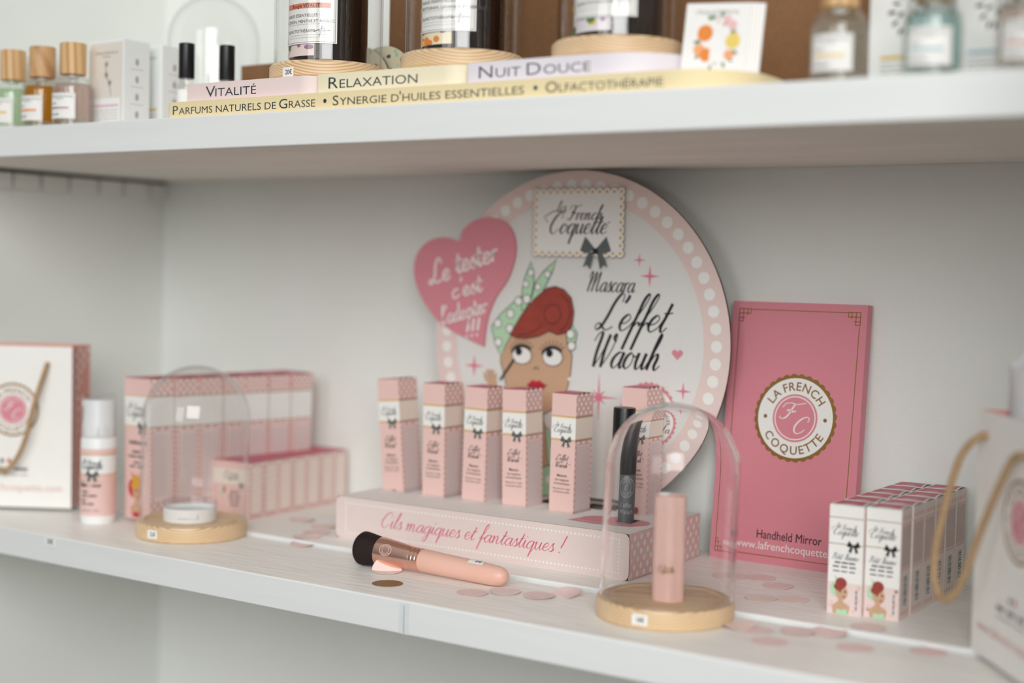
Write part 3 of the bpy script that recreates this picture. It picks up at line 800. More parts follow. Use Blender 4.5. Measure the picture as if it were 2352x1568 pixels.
for P in ([(-106.0, 224.3), (-94.3, 238.3), (-68.4, 259.0), (-60.5, 249.6), (-64.5, 240.1), (-78.8, 216.4), (-86.8, 204.2), (-92.4, 191.9), (-100.5, 206.0)],
          [(-59.7, 243.5), (-53.3, 260.5), (-49.6, 274.2), (-40.4, 285.8), (-24.0, 298.4), (-28.3, 286.0), (-34.7, 274.6), (-42.5, 259.9), (-53.7, 247.1)],
          [(-66.6, 243.0), (-66.5, 265.9), (-63.4, 279.6), (-55.7, 296.3), (-52.6, 285.5), (-51.6, 273.1), (-54.6, 258.2), (-62.4, 243.7)],
          [(-9.1, 218.3), (-1.4, 229.5), (4.7, 220.8), (1.8, 208.4), (-3.2, 199.8), (-7.5, 211.3)]):
    F_(P, MINT); outline(P)
for x, y in [(-71.0, 253.0), (-81.0, 239.1), (-97.3, 228.0), (-81.3, 223.0), (-96.0, 207.3), (-61.5, 272.0), (-55.6, 284.5), (-60.0, 255.8), (-46.1, 269.2), (-34, 283), (-3.5, 219.9), (-1.8, 207.5)]:
    r = .0044 if y < 260 else .0034
    c.disc(x / 1000, y / 1000, r * 1.22, BOWG, 14, up=1); c.disc(x / 1000, y / 1000, r, WHITE, 14, up=1)
HAIRP = [(-80.8, 216.4), (-66.4, 238.3), (-50.4, 255.9), (-34.5, 268.2), (-23.8, 270.3), (-13.1, 267.2), (-3.6, 258.5), (0.1, 244.1), (-1.5, 230.6), (-8.1, 221.4), (-19.7, 218.6), (-30.5, 222.2), (-43.9, 215.9), (-60.2, 212.9), (-72.7, 213.1)]
F_(HAIRP, HAIRM); outline(HAIRP)
c.ring(-.0265, .2405, .0100, .0108, INK, 40); 
c.ribbon(mm([(-16, 262), (-7, 255), (-4, 243), (-8, 230), (-16, 222)]), .0009, INK); c.ribbon(mm([(-72, 216), (-58, 218), (-46, 223), (-40, 228)]), .0008, INK)
for ex, pxx in ((-64.5, -68.5), (-25.1, -29.0)):
    c.disc(ex / 1000, .1945, .0128, INK, 28, ry=.0098, up=1); c.disc(ex / 1000, .1942, .0120, WHITE, 28, ry=.0088, up=1)
    c.disc(pxx / 1000, .1985, .0044, INK, 18, up=1)
    c.ribbon([(ex / 1000 + .0135 * math.cos(R(a)), .1950 + .0105 * math.sin(R(a))) for a in range(170, 20, -15)], .0022, INK)
    for a in range(40, 165, 16):
        c.line(ex / 1000 + .0130 * math.cos(R(a)), .1955 + .0105 * math.sin(R(a)), ex / 1000 + .0190 * math.cos(R(a)), .1955 + .0172 * math.sin(R(a)), .0006, INK)
c.ribbon(mm([(-49.0, 179.8), (-45.7, 183.0), (-42.2, 180.2)]), .0008, INK)
F_([(-56.7, 162.9), (-50, 168.6), (-45.3, 167.2), (-40.8, 168.6), (-32.6, 163.3), (-38.1, 156.4), (-45, 154.4), (-52, 156.8)], LIPM)
c.ribbon(mm([(-57, 163), (-45, 162.2), (-31, 164.2)]), .0007, INK)
c.disc(-.0030, .1720, .0021, WHITE, 12, up=1)
# hand with a mascara wand
for k in range(5): c.ribbon(mm([(-97 - 1.5 * k, 158), (-99 - 3.2 * k, 168 + (1 if k in (1, 2, 3) else -1)), (-98 - 3.8 * k, 175 + (2 if k in (1, 2, 3) else -2))]), .0026, SKIN, 1)
c.ribbon(mm([(-92, 166), (-74, 190)]), .0026, INK)
backboard = board.build('backboard', disp, (.2000, PY, 0))
# raised cut-out heart
HT = mm([(-151.7, 317.3), (-146.6, 329.3), (-131.7, 340.1), (-113.0, 344.3), (-94.3, 340.8), (-81.2, 331.0), (-75.3, 314.5), (-76.6, 296.4), (-85.2, 275.2), (-99.5, 256.6), (-108.3, 238.0), (-112.5, 219.5), (-113.9, 201.8), (-132.0, 207.9), (-151.4, 214.8), (-175.0, 226.3), (-193.1, 243.0), (-205.5, 259.9), (-212.3, 277.1), (-212.3, 294.5), (-204.7, 308.8), (-189.1, 319.1), (-169.6, 321.8)])
def flat_cut(mb, P, t, m, edge):
    P = list(P)
    if sum(P[i][0] * P[(i + 1) % len(P)][1] - P[(i + 1) % len(P)][0] * P[i][1] for i in range(len(P))) < 0: P.reverse()
    tr = tessellate_polygon([[Vector((x, y, 0)) for x, y in P]]); k = len(P)
    tr = [q if (P[q[1]][0] - P[q[0]][0]) * (P[q[2]][1] - P[q[0]][1]) - (P[q[2]][0] - P[q[0]][0]) * (P[q[1]][1] - P[q[0]][1]) > 0 else tuple(reversed(q)) for q in tr]
    mb.add([(x, -t, z) for x, z in P], tr, m); mb.add([(x, 0, z) for x, z in P], [tuple(reversed(q)) for q in tr], edge)
    mb.add([(x, -t, z) for x, z in P] + [(x, 0, z) for x, z in P], [(i, k + i, k + (i + 1) % k, (i + 1) % k) for i in range(k)], edge)
HT = catmull([HT[-1]] + HT[:13], 4)[4:] + catmull([HT[12]] + HT[12:] + [HT[0]], 4)[4:-1]
hh = MB(); flat_cut(hh, HT, .0022, HEARTP, ROSED)
c = Canvas(hh, lambda u, v, d: (u, -.0022 - d, v))
def marker(s, x, y, xh, width, rot): script(c, s, x, y, xh, WHITE, width=width, thick=.19, thin=.15, slant=.10, rot=rot, n=5, tall=.85)
marker('Le', -.1910, .2680, .0135, .0310, R(14)); marker('tester', -.1530, .2815, .0140, .0580, R(16))
marker("c'est", -.1580, .2530, .0115, .0420, R(14)); marker("l'adopter", -.1715, .2235, .0110, .0640, R(15))
[(c.ribbon(mm([(-135 + 7 * k, 231 + 1.2 * k), (-137 + 7 * k, 217 + 1.2 * k)]), .0028, WHITE), c.disc((-137.6 + 7 * k) / 1000, (212 + 1.2 * k) / 1000, .0016, WHITE, 8)) for k in range(3)]
hh.build('heart_cutout', backboard, (0, -.0006, 0))
# scalloped name plaque with a bow
pl = MB()
px0, px1, pz0, pz1 = -.0493, .0550, .3062, .3712
flat_cut(pl, [(px0 - .002, pz0 - .002), (px1 + .002, pz0 - .002), (px1 + .002, pz1 + .001), (px0 - .002, pz1 + .002)], .0020, WHITE, WHITE)
c = Canvas(pl, lambda u, v, d: (u, -.0020 - d, v))
pts = []
for k in range(13): pts += [(px0 + (px1 - px0) * k / 12, pz0), (px0 + (px1 - px0) * k / 12, pz1 - .0006)]
for k in range(1, 8): pts += [(px0, pz0 + (pz1 - pz0) * k / 8), (px1, pz0 + (pz1 - pz0) * k / 8)]
for x, y in pts: c.disc(x, y, .0050, GOLD, 16)
c.k += 2
for x, y in pts: c.disc(x, y, .0044, WHITE, 16)
c.rect(px0, px1, pz0, pz1 - .0006, WHITE)
c.k += 2
for x, y in pts: c.disc(x, y, .0017, GOLDY, 10)
c.k += 2
brandmark(c, .0010, .3265, .0800); c.k += 1
bow(c, .0255, .3080, .0380)
pl.build('name_plaque', backboard, (0, -.0006, 0))

# the six mascara cartons in the slots
GM = 'slim pink cartons standing in the counter display'
proto = carton('mascara_carton', SLW, SLD, SLH, masc_front, masc_side, masc_top, 'slim pink carton with white band, leftmost in the counter display', 'carton', GM, lift=.0010)
MX = [SX[0] - .0010, SX[1] - .0050, SX[2] + .0004, SX[3] + .0018, SX[4] - .0022]
proto.location = dloc(MX[0], .0674, .0018)
ML = ['second slim pink carton from the left in the counter display', 'third slim pink carton from the left in the counter display',
      'fourth slim pink carton from the left, top flap raised over the red printed lips', 'fifth slim pink carton from the left, just left of the empty slot']
MR = [(0, -5.0, 0), (0, -.6, 0), (0, .9, 0), (0, -1.2, 1.5), (0, .6, 0)]
proto.rotation_euler = tuple(R(a) for a in (MR[0][0], MR[0][1], MR[0][2] + .9))
for i, l in enumerate(ML):
    dup(proto, l, dloc(MX[i + 1], .0674, .0012), tuple(R(a) for a in (MR[i + 1][0], MR[i + 1][1], MR[i + 1][2] + .9)))
dup(proto, 'rearmost slim pink carton of the display, behind the black tester tube', dloc(.2828, .1073, .0085), (0, 0, R(.9)))
# tester tube
tt = thing('mascara_tube', 'black mascara tester tube, dome reflection painted slate, standing on the rose heart print', 'mascara', dloc(.3065, .0650, .0012), (0, R(1.2), 0))
b = MB(); b.lathe([(.0100, 0), (.0108, .001), (.0108, .088), (.0104, .089)], SLATE, 36)  # black body given the dome's grey reflection as its colour
c = Canvas(b, lambda u, v, d: ((.0109 + d) * math.sin(u / .0108 + .55), -(.0109 + d) * math.cos(u / .0108 + .55), v))
c.ring(0, .077, .0095, .0101, PALEINK, 40); c.ring(0, .077, .0056, .0060, PALEINK, 30)
c.arc_text('LA FRENCH', 0, .077, .0078, .0030, PALEINK, math.pi / 2); c.arc_text('COQUETTE', 0, .077, .0078, .0030, PALEINK, -math.pi / 2, True)
script(c, 'C', -.003, .0745, .0024, PALEINK)
c.text("L'effet", 0, .0575, .0062, PALEINK); c.text('Waouh', 0, .0510, .0062, PALEINK)
b.build('tube_body', tt)
b = MB(); b.lathe([(.0109, 0), (.0110, .001), (.0110, .0630), (.0105, .0645), (.0, .0645)], BLACK, 36, cap0=True); b.build('cap', tt, (0, 0, .0892))
# ------------------------------------------------------------------ rows of cartons on the lower shelf
TLW, TLD, TLH = .0480, .0315, .1570
def tall_front(cv):
    w, h = TLW, TLH
    y1 = h - .0195; y0 = h - .0535
    cv.rect(0, w, y0, y1, WHITE); cv.rect(0, w, y1 - .0005, y1 + .0004, GOLDY, up=0); cv.rect(0, w, y0 - .0004, y0 + .0005, GOLDY, up=0); cv.k += 1
    brandmark(cv, w * .44, h - .0430, .0400); bow(cv, w * .68, h - .0545, .0180)
    cv.text('Sublime-moi', w * .52, h - .0735, .0066, INK, bold=.02)
    words(cv, w * .5, h - .0840, w * .4, .0040, GREYINK, 1); words(cv, w * .5, h - .0890, w * .7, .0036, GREYINK, 2)
    words(cv, w * .5, h - .0955, w * .3, .0032, GREYINK, 1); words(cv, w * .5, h - .1000, w * .6, .0032, GREYINK, 2)
    lady(cv, w * .46, .002, .052, LIPM, GOLDY, LIPM)
def tall_side(cv):
    w, h = TLD, TLH
    y1 = h - .0195; y0 = h - .0535
    dots(cv, .0008, w - .0008, y1 + .001, h, .0090, .0020, WHITE, 8)
    cv.rect(0, w, y0, y1, WHITE); cv.rect(0, w, y1 - .0005, y1 + .0003, GOLD, up=0); cv.rect(0, w, y0 - .0003, y0 + .0005, GOLD, up=0); cv.k += 1
    frame_side(cv, w, .0005, y0 - .0003, PINKL, e=.0040)
    cv.rect(.0002, w - .0002, .0005, .0205, PINKD); cv.k += 1
    dots(cv, .0008, w - .0008, .001, .0200, .0090, .0019, WHITE, 8)
    for k in range(4): bars(cv, .0060 + k * .0052, .0098 + k * .0052, .026, y0 - .008, 30, PALEINK, .35)
def no_top(cv): pass
GT = 'tall pink cartons lined up by the left glass dome'
tall = carton('serum_carton', TLW, TLD, TLH, tall_front, tall_side, no_top, 'tall pink carton at the front of the row behind the left glass dome', 'carton', GT, lift=.0014)
ORD = ['second', 'third', 'fourth', 'fifth', 'sixth', 'rearmost']
ta = R(-6.4)
def tall_pos(k): return (.2310 + .0330 * k * math.sin(-ta), -.2630 + .0330 * k * math.cos(ta), 0)
tall.location = tall_pos(0); tall.rotation_euler = (0, R(-1.2), ta)
for k in range(6):
    dup(tall, '%s tall pink carton in the row behind the left glass dome%s' % (ORD[k], ', counted from the front' if k < 5 else ', nearest the back wall'), tall_pos(k + 1), (0, R(-.4 + .3 * k), ta + R([.6, -.5, .4, -.8, .6, 3.0][k])))
SW, SD, SH_ = .0550, .0240, .0630
def short_front(cv):
    w, h = SW, SH_
    cv.rect(0, w, h - .0260, h - .0085, CREAM); brandmark(cv, w * .5, h - .0205, .026, GREYINK); bow(cv, w * .80, h - .0262, .009)
    cv.poly([(w * .24, .020), (w * .34, .030), (w * .30, .036), (w * .25, .030)], MINT); cv.poly([(w * .28, .026), (w * .36, .029), (w * .33, .036)], HAIRM)
    for k in range(4): words(cv, w * .62, .0270 - k * .0048, w * (.26, .34, .30, .24)[k], .0030, GREYINK, 2)
def short_side(cv):
    w, h = SD, SH_
    frame_side(cv, w, .0004, h - .0004, PEACHC, e=.0034)
GS = 'short pink cartons lined up behind the left glass dome'
short = carton('cream_carton', SW, SD, SH_, short_front, short_side, no_top, 'short pink carton at the front of the low row right of the tall cartons', 'carton', GS, lift=.0004)
def short_pos(k): return (.2880 - .0010 * k, -.1840 + .0252 * k, 0)
short.location = short_pos(0); short.rotation_euler = (0, 0, R(2))
for k in range(6):
    dup(short, '%s short pink carton in the low row of cartons%s' % (ORD[k], ', counted from the front' if k < 5 else ', touching the back wall'), short_pos(k + 1), (0, 0, R(2 + [.8, -.6, .5, -.4, .7, -.5][k])))

# two files of small white cartons on the right
BW, BD, BH = .0302, .0290, .0930
def balm_front(cv):
    w, h = BW, BH
    for y in (h - .0105, h - .0330): cv.rect(0, w, y - .0003, y + .0003, GOLD, up=0)
    cv.k += 1
    brandmark(cv, w * .47, h - .0255, .0245); bow(cv, w * .72, h - .0345, .0120, INK)
    script(cv, 'Petit', w * .10, h - .0462, .0026, GREYINK, width=.0090, thick=.2); script(cv, 'Baume', w * .46, h - .0462, .0026, GREYINK, width=.0125, thick=.2)
    words(cv, w * .5, h - .0500, w * .62, .0022, INK, 3); words(cv, w * .5, h - .0534, w * .72, .0020, INK, 3)
    words(cv, w * .5, h - .0572, w * .70, .0018, GREYINK, 3)
    cv.rect(0, w, 0, .0270, PINKL)
    for k in range(14): cv.disc(random.uniform(.002, w - .002), random.uniform(.002, .026), random.uniform(.0008, .0020), PINK, 8)
    cv.k += 1
    lady(cv, w * .40, .0002, .0340, MINT, HAIRM, MINT)
    q = cv.sub(w * .88, .004, 1, math.pi / 2); words(q, .010, 0, .018, .0018, GREYINK, 4)
def balm_side(cv):
    w, h = BD, BH
    cv.rect(0, w, 0, h, PEACHC)  # side base toned down to stand in for the bag's shade
    for y in (.0034, h - .0090): dots(cv, .002, w - .002, y, y + .0060, .0074, .0021, PINKD, 8)
    cv.rect(.0012, w - .0012, h - .0128, h - .0122, ROSE); cv.rect(.0012, w - .0012, .0420, .0426, ROSE)
    cv.rect(.0024, w - .0024, .0440, h - .0140, PINKD); cv.rect(.0028, w - .0028, .0444, h - .0144, mat('balm_side_print_shaded', (214, 192, 188), .55))  # pinkish panel print, darkened with the same painted shade
    cv.rect(.0090, .0200, .0100, .0385, WHITE); y = .0110; 
    while y < .0375:
        t = random.choice((.0003, .0005, .0008)); cv.rect(.0098, .0192, y, y + t, INK, up=0); y += t + random.choice((.0003, .0005, .0007))
def balm_top(cv):
    [cv.rect(.0020, BW - .0020, .0018 + k * (BD - .0036) / 8, .0018 + (k + 1) * (BD - .0036) / 8, ROSED, up=(1 if k == 0 else 0), n=6) for k in range(8)]; cv.k += 14; cv.ring(BW / 2, BD / 2, .0052, .0057, ROSE, 20)
GB = 'small white cartons in two files beside the mirror box'
balm = carton('balm_carton', BW, BD, BH, balm_front, balm_side, balm_top, 'small white balm carton at the front of the left file beside the mirror box', 'carton', GB, body=WHITE, sidem=CREAM, topm=WHITE, lift=.0016)
ba = R(2.0)
def balm_pos(i, k): return (1.0362 + .0308 * i - .0002 * k, -.1915 + .0050 * i + .0299 * k, 0)
balm.location = balm_pos(0, 0); balm.rotation_euler = (0, 0, ba)
for k in range(6):
    for i in range(2):
        if k == 0 and i == 0: continue
        side = 'left' if i == 0 else 'right'
        l = ('small white balm carton at the front of the right file beside the paper bag' if k == 0 else
             '%s small white balm carton from the front in the %s file' % (['', 'second', 'third', 'fourth', 'fifth', 'rearmost'][k], side) if k < 5 else
             'rearmost small white balm carton of the %s file, against the back wall' % side)
        dup(balm, l, balm_pos(i, k), (0, 0, R(random.uniform(.2, 1.2) if k else 2.0)))

# ------------------------------------------------------------------ pink gift box leaning on the wall
MW, MT, MHt = .1455, .0125, .2610
gb = thing('gift_box', 'flat rose pink gift box with gold border leaning on the back wall', 'box', (.8490, -.0305, 0), (R(-3.6), 0, R(-.5)))
b = MB()
SHR = .036
def shx(x, z): return x + SHR * z - .004 * (z / MHt)
b.add([(shx(x, z), y, z) for x, y, z in ((0, 0, 0), (MW, 0, 0), (MW, MT, 0), (0, MT, 0), (0, 0, MHt), (MW - .003, 0, MHt), (MW - .003, MT, MHt), (0, MT, MHt))],
      [(0, 3, 2, 1), (4, 5, 6, 7), (0, 1, 5, 4), (2, 3, 7, 6), (3, 0, 4, 7), (1, 2, 6, 5)], ROSE)
c = Canvas(b, lambda u, v, d: (shx(u, v), -d, v))
m0 = .0075; t = .0009
for x0, x1, y0, y1 in ((m0 + .012, MW - m0 - .012, MHt - m0 - t, MHt - m0), (m0 + .012, MW - m0 - .012, m0, m0 + t), (m0, m0 + t, m0 + .014, MHt - m0 - .014), (MW - m0 - t - .002, MW - m0 - .002, m0 + .014, MHt - m0 - .014)):
    c.rect(x0, x1, y0, y1, GOLD)
def key(cx, cy, sx, sy):
    q = Canvas(b, lambda u, v, d: c.fn(cx + sx * u, cy + sy * v, d)); q.k = c.k
    for x0, y0, x1, y1 in ((0, 0, .009, 0), (0, 0, 0, .009), (.009, 0, .009, .006), (0, .009, .006, .009), (0, .0045, .009, .0045), (.0045, 0, .0045, .009), (.0045, .009, .0045, .0125), (0, .0125, .0045, .0125), (.009, .0045, .0125, .0045), (.0125, 0, .0125, .0045), (.009, 0, .0125, 0), (0, .009, 0, .0125)):
        x0, x1 = min(x0, x1), max(x0, x1); y0, y1 = min(y0, y1), max(y0, y1)
        pts = [(x0 - t / 2, y0 - t / 2), (x1 + t / 2, y0 - t / 2), (x1 + t / 2, y1 + t / 2), (x0 - t / 2, y1 + t / 2)]
        b.add([q.fn(x, y, .00012) for x, y in pts], [(0, 1, 2, 3) if sx * sy > 0 else (3, 2, 1, 0)], GOLD)
key(m0, m0, 1, 1); key(MW - m0 - .002, m0, -1, 1); key(m0, MHt - m0, 1, -1); key(MW - m0 - .002, MHt - m0, -1, -1)
c.k += 2
badge(c, MW * .500 + .0035, .1470, .0440, ROSE)
c.k += 2
c.text('Handheld Mirror', .0795, .0250, .0125, INK, width=.0690)
c.text('www.lafrenchcoquette.com', .0815, .0142, .0112, WHITE, width=.1210)
o = b.build('box_body', gb)
bv = o.modifiers.new('bevel', 'BEVEL'); bv.width = .0012; bv.segments = 2; bv.limit_method = 'ANGLE'; bv.angle_limit = R(60)

# ------------------------------------------------------------------ glass domes on wooden bases
def dome(name, label, loc, price, turn=0.0, stick=0.0, lean=(0, 0, 0), gl=DOMEGLASS, h=.1650, r=.0570):
    t = thing(name, label, 'glass dome', loc, (0, 0, turn))
    b = MB(); RB = .0585
    b.lathe([(RB - .0025, 0), (RB - .0006, .0008), (RB, .0030), (RB, .0140), (RB - .0008, .0160), (RB - .0028, .0168), (.0500, .0168), (.0494, .0150), (.0464, .0150), (.0458, .0164), (.0, .0164)], PINE, 72)
    base = b.build('wooden_base', t)
    b = MB()
    if price:
        cv = Canvas(b, lambda u, v, d: ((RB + .0002 + d) * math.sin(u / RB), -(RB + .0002 + d) * math.cos(u / RB), v))
        cv.rect(-.0068, .0068, .0040, .0128, WHITE, n=6); cv.k += 1
        cv.text(price, .0008, .0062, .0062, INK, sx=.8, bold=.015)
        b.build('price_sticker', base, (0, 0, 0), (0, 0, stick - turn))
    b = MB(); th = .0022; prof = []; hc = h - r
    prof += [(r, 0.0), (r, hc)]
    for k in range(1, 17): prof.append((r * math.cos(k * math.pi / 32) if k < 16 else 0.0, hc + r * math.sin(k * math.pi / 32)))
    ri = r - th
    for k in range(16, -1, -1): prof.append((ri * math.cos(k * math.pi / 32) if k < 16 else 0.0, hc + ri * math.sin(k * math.pi / 32)))
    prof += [(ri, 0.0), (r, 0.0)]
    b.lathe(prof, gl, 72, cap0=False, cap1=False)
    b.build('glass_cloche', t, (.0008, 0, .0170), lean)
    return t
D1 = Vector((.3500, -.2745, DF)); D2 = Vector((.9265, -.2790, DF))
dome('glass_dome', 'clear glass dome with 22€ wooden base over the white jar', D1, '22€', R(40), R(3), (0, R(1.5), 0), THINGLASS)
dome('glass_dome', 'clear glass dome with 18€ wooden base over the pink lipstick tube', D2, '18€', R(24), R(8), (R(0.2), R(1.6), 0))
# jar under the left dome
jt = thing('cream_jar', 'low white jar with clear lid under the left glass dome', 'jar', (D1.x + .003, D1.y - .006, D1.z + .0165))
b = MB(); b.lathe([(.0268, 0), (.0280, .0010), (.0280, .0150), (.0262, .0152), (.0262, .0110), (0, .0110)], WPL, 48)
cv = Canvas(b, lambda u, v, d: ((.0281 + d) * math.sin(u / .028 + .62), -(.0281 + d) * math.cos(u / .028 + .62), v))
cv.rect(-.024, .024, .0022, .0138, WHITE, n=16); bars(cv, -.012, .012, .0050, .0066, 1, GREYINK, .35); cv.rect(.0135, .0140, .0050, .0095, GREYINK); cv.rect(.006, .014, .0093, .0096, GREYINK)
b.build('jar_body', jt)
b = MB(); b.lathe([(.0282, .0150), (.0284, .0152), (.0284, .0212), (.0276, .0220), (0, .0220), (0, .0214), (.0274, .0214), (.0278, .0208), (.0278, .0152), (.0282, .0150)], CLEARPL, 48, cap0=False, cap1=False)
b.build('clear_lid', jt)
# lipstick tube under the right dome
lt = thing('lipstick_tube', 'pale pink lipstick tube under the right glass dome', 'lipstick', (D2.x + .0060, D2.y - .0065, D2.z + .0165))
b = MB(); prof = []
sq = []
for k in range(48):
    a = 2 * math.pi * k / 48; rr = .0138 * (1 + .045 * math.cos(6 * a)); sq.append((rr * math.cos(a), rr * math.sin(a)))
b.prism(sq, 0, .0400, LIPST, smooth=True)
cv = Canvas(b, lambda u, v, d: ((.0146 + d) * math.sin(u / .0142 + .3), -(.0146 + d) * math.cos(u / .0142 + .3), v))
brandmark(cv, 0, .0250, .0160, GOLD)
b.build('tube_base', lt)
b = MB(); b.prism(sq, .0401, .0880, LIPST, smooth=True); b.prism([(x * .75, y * .75) for x, y in sq], .0880, .0886, LIPST, smooth=True)
b.build('tube_cap', lt)
b = MB(); b.lathe([(.0052, .0886), (.0052, .0896), (.0, .0898)], WPL, 20, c=(-.005, -.001, 0)); b.build('top_mark', lt)

# ------------------------------------------------------------------ make-up brush
bt = thing('makeup_brush', 'rose gold make-up brush with dark bristles lying before the display', 'brush', (.5895, -.2795, DF + .0168))
ax = Vector((.1490, .0030, -.0064)).normalized()
bt.rotation_euler = ax.to_track_quat('X', 'Z').to_euler(); bt.scale = (1.09, .95, .95)
b = MB()
b.lathe([(.0112, .0700), (.0116, .0712), (.0112, .0900), (.0108, .1150), (.0104, .1400), (.0098, .1490), (.0084, .1540), (.0058, .1570), (.0028, .1582), (0, .1584)], PEACH, 40, axis=(1, 0, 0), cap0=False)
hd = b.build('handle', bt)
b = MB()
b.lathe([(.0150, .0240), (.0153, .0250), (.0146, .0330), (.0128, .0490), (.0118, .0590), (.0114, .0604), (.0118, .0614), (.0118, .0630), (.0113, .0642), (.0117, .0654), (.0117, .0668), (.0112, .0680), (.0116, .0690), (.0118, .0700), (.0113, .0702)], COPPER, 48, axis=(1, 0, 0), cap0=False, cap1=False)
cv = Canvas(b, lambda u, v, d: (.0372 + u, -(.01445 - u * .105 + d + .0002) * math.cos(v / .0143 + .45), (.01445 - u * .105 + d + .0002) * math.sin(v / .0143 + .45)))
cv.ring(0, 0, .0056, .0060, PINKL, 40); cv.ring(0, 0, .0033, .0035, PINKL, 30)
cv.arc_text('LA FRENCH', 0, 0, .0045, .0017, PINKL, math.pi / 2); cv.arc_text('COQUETTE', 0, 0, .0045, .0017, PINKL, -math.pi / 2, True)
b.build('ferrule', bt)
b = MB()
b.lathe([(.0147, .0240), (.0160, .0150), (.0172, .0070), (.0172, .0040), (.0150, .0014), (.0090, .0002), (0, -.0002)], BRISTLE, 40, axis=(1, 0, 0), cap0=False)
rnd = random.Random(3)
for k in range(1500):
    a = rnd.uniform(0, 2 * math.pi); q = math.sqrt(rnd.random()); r0 = .0146 * q; r1 = .0178 * q * rnd.uniform(.97, 1.05)
    x1 = -.0010 + .0042 * q ** 4 + rnd.uniform(-.0014, .0006); w = .00011
    p0 = Vector((.0240, r0 * math.cos(a), r0 * math.sin(a))); p1 = Vector((x1, r1 * math.cos(a), r1 * math.sin(a)))
    pm = Vector((.010, (r0 * .35 + r1 * .65) * math.cos(a), (r0 * .35 + r1 * .65) * math.sin(a)))
    sd = Vector((0, -math.sin(a), math.cos(a))) * w
    b.add([p0 - sd, p0 + sd, pm - sd, pm + sd, p1], [(0, 1, 3, 2), (2, 3, 4)], BRISTLE)
tag(b.build('bristles', bt, fix=False), kind='stuff')
b = MB(); cv = Canvas(b, lambda u, v, d: (.1280 + u, -(.01075 + .0001 + d) * math.cos(v / .0107 + 1.38), (.01075 + .0001 + d) * math.sin(v / .0107 + 1.38)))
vs = []
for k in range(7):
    v = -.0045 + .009 * k / 6
    vs += [cv.fn(-.0075, v, 0), cv.fn(.0075, v, 0)]
b.add(vs, [(2 * k, 2 * k + 1, 2 * k + 3, 2 * k + 2) for k in range(6)], WHITE)
cv.text('18€', .001, -.0020, .0062, INK, bold=.01)
b.build('price_sticker', hd)

# ------------------------------------------------------------------ pump bottle
pb = thing('pump_bottle', 'white and pink pump bottle beside the left paper bag', 'bottle', (.2180, -.2905, DF), (0, 0, 0))
b = MB(); RBt = .0190
b.lathe([(.0170, 0), (.0183, .0010), (.0186, .0060), (RBt, .0064), (RBt, .0930), (.0178, .0960), (.0150, .0965), (0, .0965)], WPL, 48)
cv = Canvas(b, lambda u, v, d: ((RBt + .00005 + 5 * d) * math.sin(u / RBt), -(RBt + .00005 + 5 * d) * math.cos(u / RBt), v))
L2 = math.pi * RBt
cv.rect(-L2, L2, .0100, .0560, PINK, n=40); cv.rect(-L2, L2, .0780, .0840, PINK, n=40)
cv.k += 1
for y in (.0560, .0776): cv.rect(-L2, L2, y - .0004, y + .0004, GOLDY, n=40)
cv.k += 2
cv = cv.sub(RBt * .42, 0)
brandmark(cv, 0, .0620, .0270); bow(cv, .0020, .0548, .0150)
script(cv, 'lime', -.0120, .0425, .0030, INK, width=.009, thick=.3); cv.text('- moi', .0050, .0425, .0056, INK, bold=.02)
words(cv, -.0050, .0355, .009, .0030, GREYINK, 1); words(cv, -.0010, .0312, .018, .0028, GREYINK, 2); words(cv, -.0070, .0262, .007, .0028, GREYINK, 1); words(cv, -.0020, .0222, .016, .0026, GREYINK, 2); words(cv, 0, .0150, .020, .0028, PALEINK, 3)
b.build('bottle_body', pb)
b = MB(); b.lathe([(.0172, .0966), (.0178, .0975), (.0178, .1090), (.0166, .1120), (.0158, .1340), (.0150, .1372), (.0, .1378)], WPL, 40)
b.box(-.0220, -.0120, -.0050, .0050, .1280, .1360, WPL)
b.build('pump_head', pb)
b = MB(); b.lathe([(.0186, .0966), (.0186, .1420), (.0176, .1432), (0, .1432), (0, .1424), (.0172, .1424), (.0178, .1416), (.0178, .0966), (.0186, .0966)], CLEARPL, 40, cap0=False, cap1=False)
b.build('clear_cap', pb)

